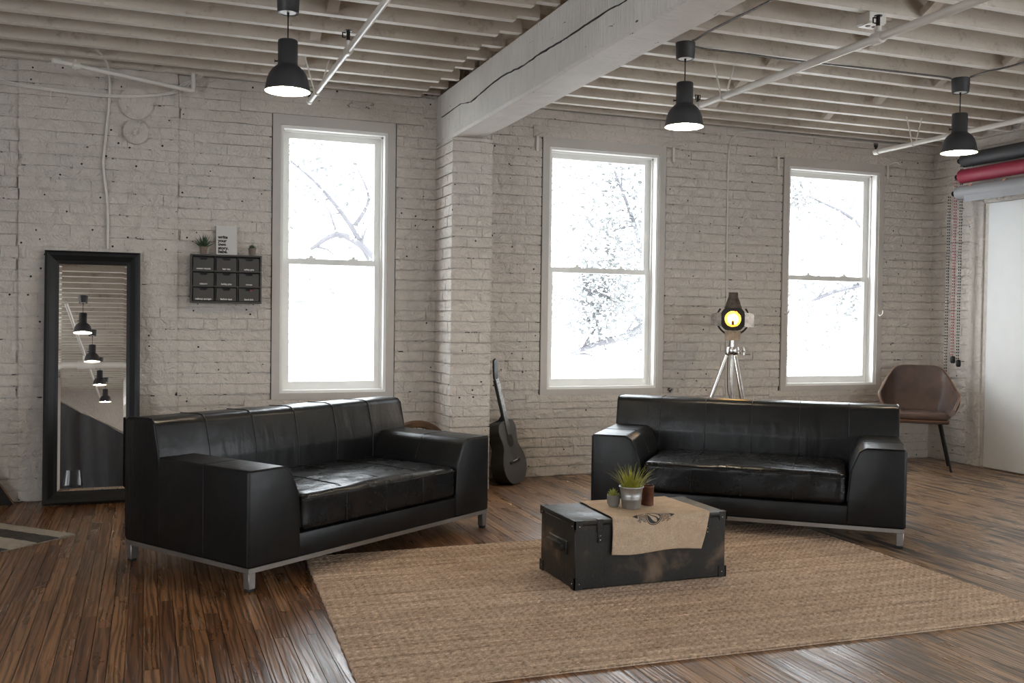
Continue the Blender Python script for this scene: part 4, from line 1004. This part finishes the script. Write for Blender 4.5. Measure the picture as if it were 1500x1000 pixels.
MB().tube([shellp(k/60, 1)+Vector((0, 0, .002)) for k in range(61)], .0038, 6).build('rim_piping', PIPING, shell_o)
sp_ = [(-.225, -.215), (-.18, -.245), (0, -.258), (.18, -.245), (.225, -.215), (.215, .05), (.165, .15), (.09, .185), (-.09, .185), (-.165, .15), (-.215, .05)]
MB().prism(sp_, 'z', .415, .475, .022, 3).build('seat_pad', BROWN, chd, 60)
MB().prism([(x*1.0, y*1.0-.004) for x, y in sp_], 'z', .392, .418, .008, 2).build('seat_underside', BROWN, chd, 60)
MB().tube([(x*1.005, y*1.005-.004, .417) for x, y in sp_[:5]], .0035, 6).build('seat_piping', PIPING, chd)
for sx in (-1, 1):
    for sy in (-1, 1): MB().tube([(sx*.165, sy*.12, .395), (sx*.25, sy*.19, .0)], [.0125, .0085], 10).build('leg', BLACK, chd)
MB().tube([(-.165, -.12, .388), (.165, .12, .388)], .011, 8).tube([(.165, -.12, .388), (-.165, .12, .388)], .011, 8).build('leg_brace', BLACK, chd)

# ------------------------------------------------------------------ paper backdrop rolls on the right wall
def chain(mbA, mbB, x, y, z0, z1):
    n = int(abs(z1-z0)/.0125)
    for k in range(n):
        z = z0+(z1-z0)*k/n; (mbA if k % 2 else mbB).ball((x, y, z), .0048, 4, (1, 1, 1.6))
ROLL = [('charcoal', 6.475, -.47, 2.592, .060, BLACKP, 'charcoal seamless paper backdrop roll, topmost on the wall bracket', BLACK, -.450, .90),
        ('red', 6.445, -.475, 2.452, .058, REDP, 'crimson seamless paper backdrop roll between the charcoal and grey rolls', REDPL, -.418, .93),
        ('grey', 6.42, -.47, 2.312, .057, GREYP, 'grey seamless paper backdrop roll, lowest of the three', IRON, -.375, .50)]
CHL = {'charcoal': 'black and white bead chain hanging from the charcoal roll', 'red': 'red and white bead chain hanging from the crimson roll', 'grey': 'grey bead chain hanging from the grey roll, longest of the chains'}
for nm, x, y0, z, r, m, lab, cm, cy, cz in ROLL:
    t = thing('backdrop_roll', lab, 'paper roll', (x, y0, z), group='paper backdrop rolls')
    L = 2.75; M = Matrix.Rotation(R(90), 4, 'X')
    pr_ = MB().lathe([(.030, 0), (r, 0), (r, L), (.030, L)], 40, M).build('paper', m, t, 40)
    MB().lathe([(.026, -.004), (.031, -.004), (.031, L+.004), (.026, L+.004)], 24, M).build('cardboard_core', CONC, t, 40)
    rod = MB().tube([(0, .055, 0), (0, -.04, 0)], .009, 10).build('end_rod', CHROME, t)
    MB().lathe([(.004, -.06), (.022, -.058), (.024, -.045), (.010, -.035)], 20, M).build('end_knob', BLACK, rod, 40)
    MB().lathe([(.010, -.022), (.028, -.012), (.029, .004), (.026, .006)], 20, M).build('expander_cone', BLACK, rod, 40)
    MB().rbox(-.006, .006, .018, .032, -.03, .012, .003, 1).rbox(0, XR-x-.008, .018, .032, -.03, -.012, .003, 1).build('wall_hook', BLACK, t)
    ch = thing('hoist_chain', CHL[nm], 'chain', (x, cy, cz-.06), group='backdrop hoist chains')
    a, b2 = MB(), MB()
    for k, dy in enumerate((0, -.020)): chain(a, b2, .0 if k else -.015, dy*.25, z-.012-cz+.06, .06)
    a.build('chain_links', cm, ch)['kind'] = 'stuff'; b2.build('chain_beads', PAPERW, ch)['kind'] = 'stuff'
    MB().lathe([(.001, 0), (.015, .002), (.020, .015), (.020, .05), (.014, .06), (.001, .064)], 16, Matrix.Translation((-.004, -.01, 0))).build('chain_weight', BLACK, ch, 40)
    if nm == 'grey':
        MB().grid(lambda u, v: Vector((-.05+.010*v+.004*math.sin(u*9), -.10-2.6*u, -.012-.075*v)), 40, 5).build('loose_flap', m, t)
        for k in range(5): MB().prism([(-.13-.34*k, .0), (-.155-.34*k, 0), (-.185-.34*k, .02), (-.16-.34*k, .02)], 'x', -.0405, -.039, 0, 1, Matrix.Translation((0, 0, .036))).build('tape_tab', TAPE, t)

# ------------------------------------------------------------------ black speckled wedge by the left recess
bt = thing('folded_panel', 'black speckled fabric panel with a slanted edge at the foot of the brick recess', 'panel', (-.775, -.06, 0))
MB().prism([(0, 0), (-.60, 0), (-.60, .95), (-.57, .95)], 'y', -.035, 0, .003, 1).build('panel_fabric', SPECK, bt)
MB().tube([(0, -.036, .003), (-.57, -.036, .95)], .003, 6).build('edge_binding', PIPING, bt)

# ------------------------------------------------------------------ things behind the camera that the mirror shows
ct = thing('fabric_backdrop', 'black cloth backdrop with a slanted top, reflected in the floor mirror', 'backdrop', (-2.2, -9.9, 0))
def clothb(u, v):
    x = u*3.4; top = 2.35-.56*x if x < 2.6 else .9; top = max(top, .8)
    return Vector((x, .05*math.sin(x*9)+.03*math.sin(x*23+v*2), .01+(top-.01)*v))
MB().grid(clothb, 120, 16).build('cloth_sheet', FABRIC, ct)
MB().tube([(0, -.06, 0), (0, -.06, 2.36)], .016, 10).tube([(0, -.06, 2.36), (2.6, -.06, .92)], .012, 10).tube([(3.4, -.06, 0), (3.4, -.06, .85)], .012, 10).build('support_frame', STEEL, ct)
fl = thing('floor_lamp', 'small black shaded lamp reflected low in the floor mirror', 'lamp', (-1.02, -9.2, 0))
MB().lathe([(.001, 0), (.12, 0), (.12, .015), (.012, .022)], 24).build('lamp_base', BLACK, fl, 40)
MB().tube([(0, 0, .02), (0, 0, .62)], .008, 10).build('lamp_pole', BLACK, fl)
MB().lathe([(.145, .50), (.115, .72), (.112, .72), (.142, .50)], 28).build('lamp_shade', simple('black_gloss_shade', (.02, .02, .022), .15, var=0), fl, 50)
cp2 = thing('cross_pipe', 'thick white cross pipe with a tee, reflected in the floor mirror', 'pipe', (XL+.02, -10.1, 2.44))
MB().tube([(0, 0, 0), (8, 0, 0)], .055, 16).build('pipe_run', WPIPE, cp2); MB().tube([(2.95, 0, 0), (3.2, 0, 0)], .075, 16).tube([(3.07, 0, 0), (3.07, 0, .14)], .05, 12).build('tee_joint', WPIPE, cp2)
tag(MB().tube([(-.93, -6.2, 2.60), (-.93, -15.5, 2.60)], .022, 12).build('sprinkler_pipe', WPIPE), 'white pipe running away over the mirrored lamps in the floor mirror', 'pipe')

# ------------------------------------------------------------------ trees outside
def far(px, y): return tuple(onY(px, y))
def tree(label, base, limbs, clusters, seed, n_leaf, size):
    rng = random.Random(seed); t = thing('street_tree', label, 'tree', base, group='trees outside the windows')
    B0 = Vector(base); br = MB()
    for pts, r in limbs:
        P = smooth_path([Vector(p)-B0 for p in pts], 5); br.tube(P, [r*(1-.75*i/(len(P)-1)) for i in range(len(P))], 7)
        for k in range(4, len(P), 3):
            d = Vector((rng.uniform(-1, 1), rng.uniform(-.6, .6), rng.uniform(-.4, 1))).normalized()*rng.uniform(.25, .7)
            br.tube([P[k], P[k]+d*.5+Vector((0, 0, .05)), P[k]+d], [r*.22, r*.14, r*.05], 5)
    br.build('trunk_and_branches', BARK, t)
    lf = MB(); xa = {21: (300, 400, 585, 612), 22: (768, 792, 978, 1004), 23: (1122, 1142, 1300, 1400)}[seed]
    clusters = list(clusters) + [(far((rng.uniform(*xa[2*(q % 2):2*(q % 2)+2]), rng.uniform(235, 510)), YT+rng.uniform(-.5, .5)), .5, 90) for q in range(8)]
    for (c, rad, cnt) in clusters:
        for k in range(int(cnt*1.7)):
            d = Vector((rng.gauss(0, .42), rng.gauss(0, .42), rng.gauss(0, .34)))*rad; p = Vector(c)-B0+d
            u = Vector((rng.uniform(-1, 1), rng.uniform(-1, 1), rng.uniform(-.8, .4))).normalized(); w = u.cross(Vector((rng.uniform(-1, 1), rng.uniform(-1, 1), 1))).normalized(); s = size*rng.uniform(.6, 1.3)
            lf.add([p, p+u*s*.5+w*s*.28, p+u*s, p+u*s*.5-w*s*.28], [(0, 1, 2, 3)])
    lf.build('foliage', LEAF, t)['kind'] = 'stuff'
GZ = -4.0; YT = 7.0
tree('sparse branching street tree outside the first window', (3.6, YT+.6, GZ), [([(3.6, YT+.6, GZ), (3.4, YT+.5, -1), far((560, 420), YT), far((505, 345), YT), far((455, 365), YT)], .10), ([far((560, 420), YT), far((520, 340), YT), far((470, 275), YT), far((425, 235), YT)], .05), ([far((520, 330), YT), far((540, 290), YT), far((520, 240), YT)], .035)],
     [(far((440, 235), YT), .8, 90), (far((460, 265), YT), .9, 130), (far((520, 275), YT), .9, 90), (far((490, 330), YT), 1.0, 60), (far((435, 420), YT), .55, 130), (far((440, 470), YT), .4, 50), (far((530, 400), YT), .4, 25), (far((450, 545), YT), .3, 24)], 21, 0, .095)
tree('dense leafy street tree outside the middle window', (9.3, YT+.6, GZ), [([(9.3, YT+.6, GZ), (9.2, YT+.5, -1.5), far((985, 470), YT), far((925, 490), YT), far((870, 505), YT), far((835, 520), YT)], .12), ([far((985, 470), YT), far((950, 400), YT), far((930, 330), YT), far((900, 250), YT)], .07), ([far((950, 480), YT), far((900, 440), YT), far((850, 420), YT)], .05)],
     [(far((930, 260), YT), .9, 330), (far((930, 330), YT), .8, 380), (far((890, 320), YT), .7, 160), (far((860, 360), YT), .7, 120), (far((930, 390), YT), .7, 260), (far((900, 420), YT), 1.1, 700), (far((850, 425), YT), .9, 320), (far((930, 450), YT), 1.0, 450), (far((880, 470), YT), .9, 330), (far((830, 470), YT), .7, 140), (far((890, 255), YT), .6, 90), (far((930, 510), YT), .5, 60), (far((820, 240), YT), .5, 40)], 22, 0, .095)
tree('patchy leafy street tree outside the last window', (14.2, YT+.6, GZ), [([(14.2, YT+.6, GZ), (14.1, YT+.5, -1.5), far((1310, 430), YT), far((1250, 420), YT), far((1190, 440), YT)], .11), ([far((1310, 420), YT), far((1260, 330), YT), far((1190, 290), YT)], .06)],
     [(far((1175, 295), YT), .6, 170), (far((1215, 310), YT), .8, 130), (far((1240, 340), YT), .6, 70), (far((1180, 420), YT), .5, 110), (far((1250, 450), YT), .6, 230), (far((1205, 455), YT), .7, 130), (far((1175, 510), YT), .5, 60), (far((1205, 535), YT), .5, 60), (far((1235, 520), YT), .4, 24), (far((1165, 265), YT), .4, 60)], 23, 0, .095)
struct(MB().box(-20, 40, .5, 30, GZ-.2, GZ).build('ground', simple('pale_street', (.62, .61, .60), .9, var=.1)))
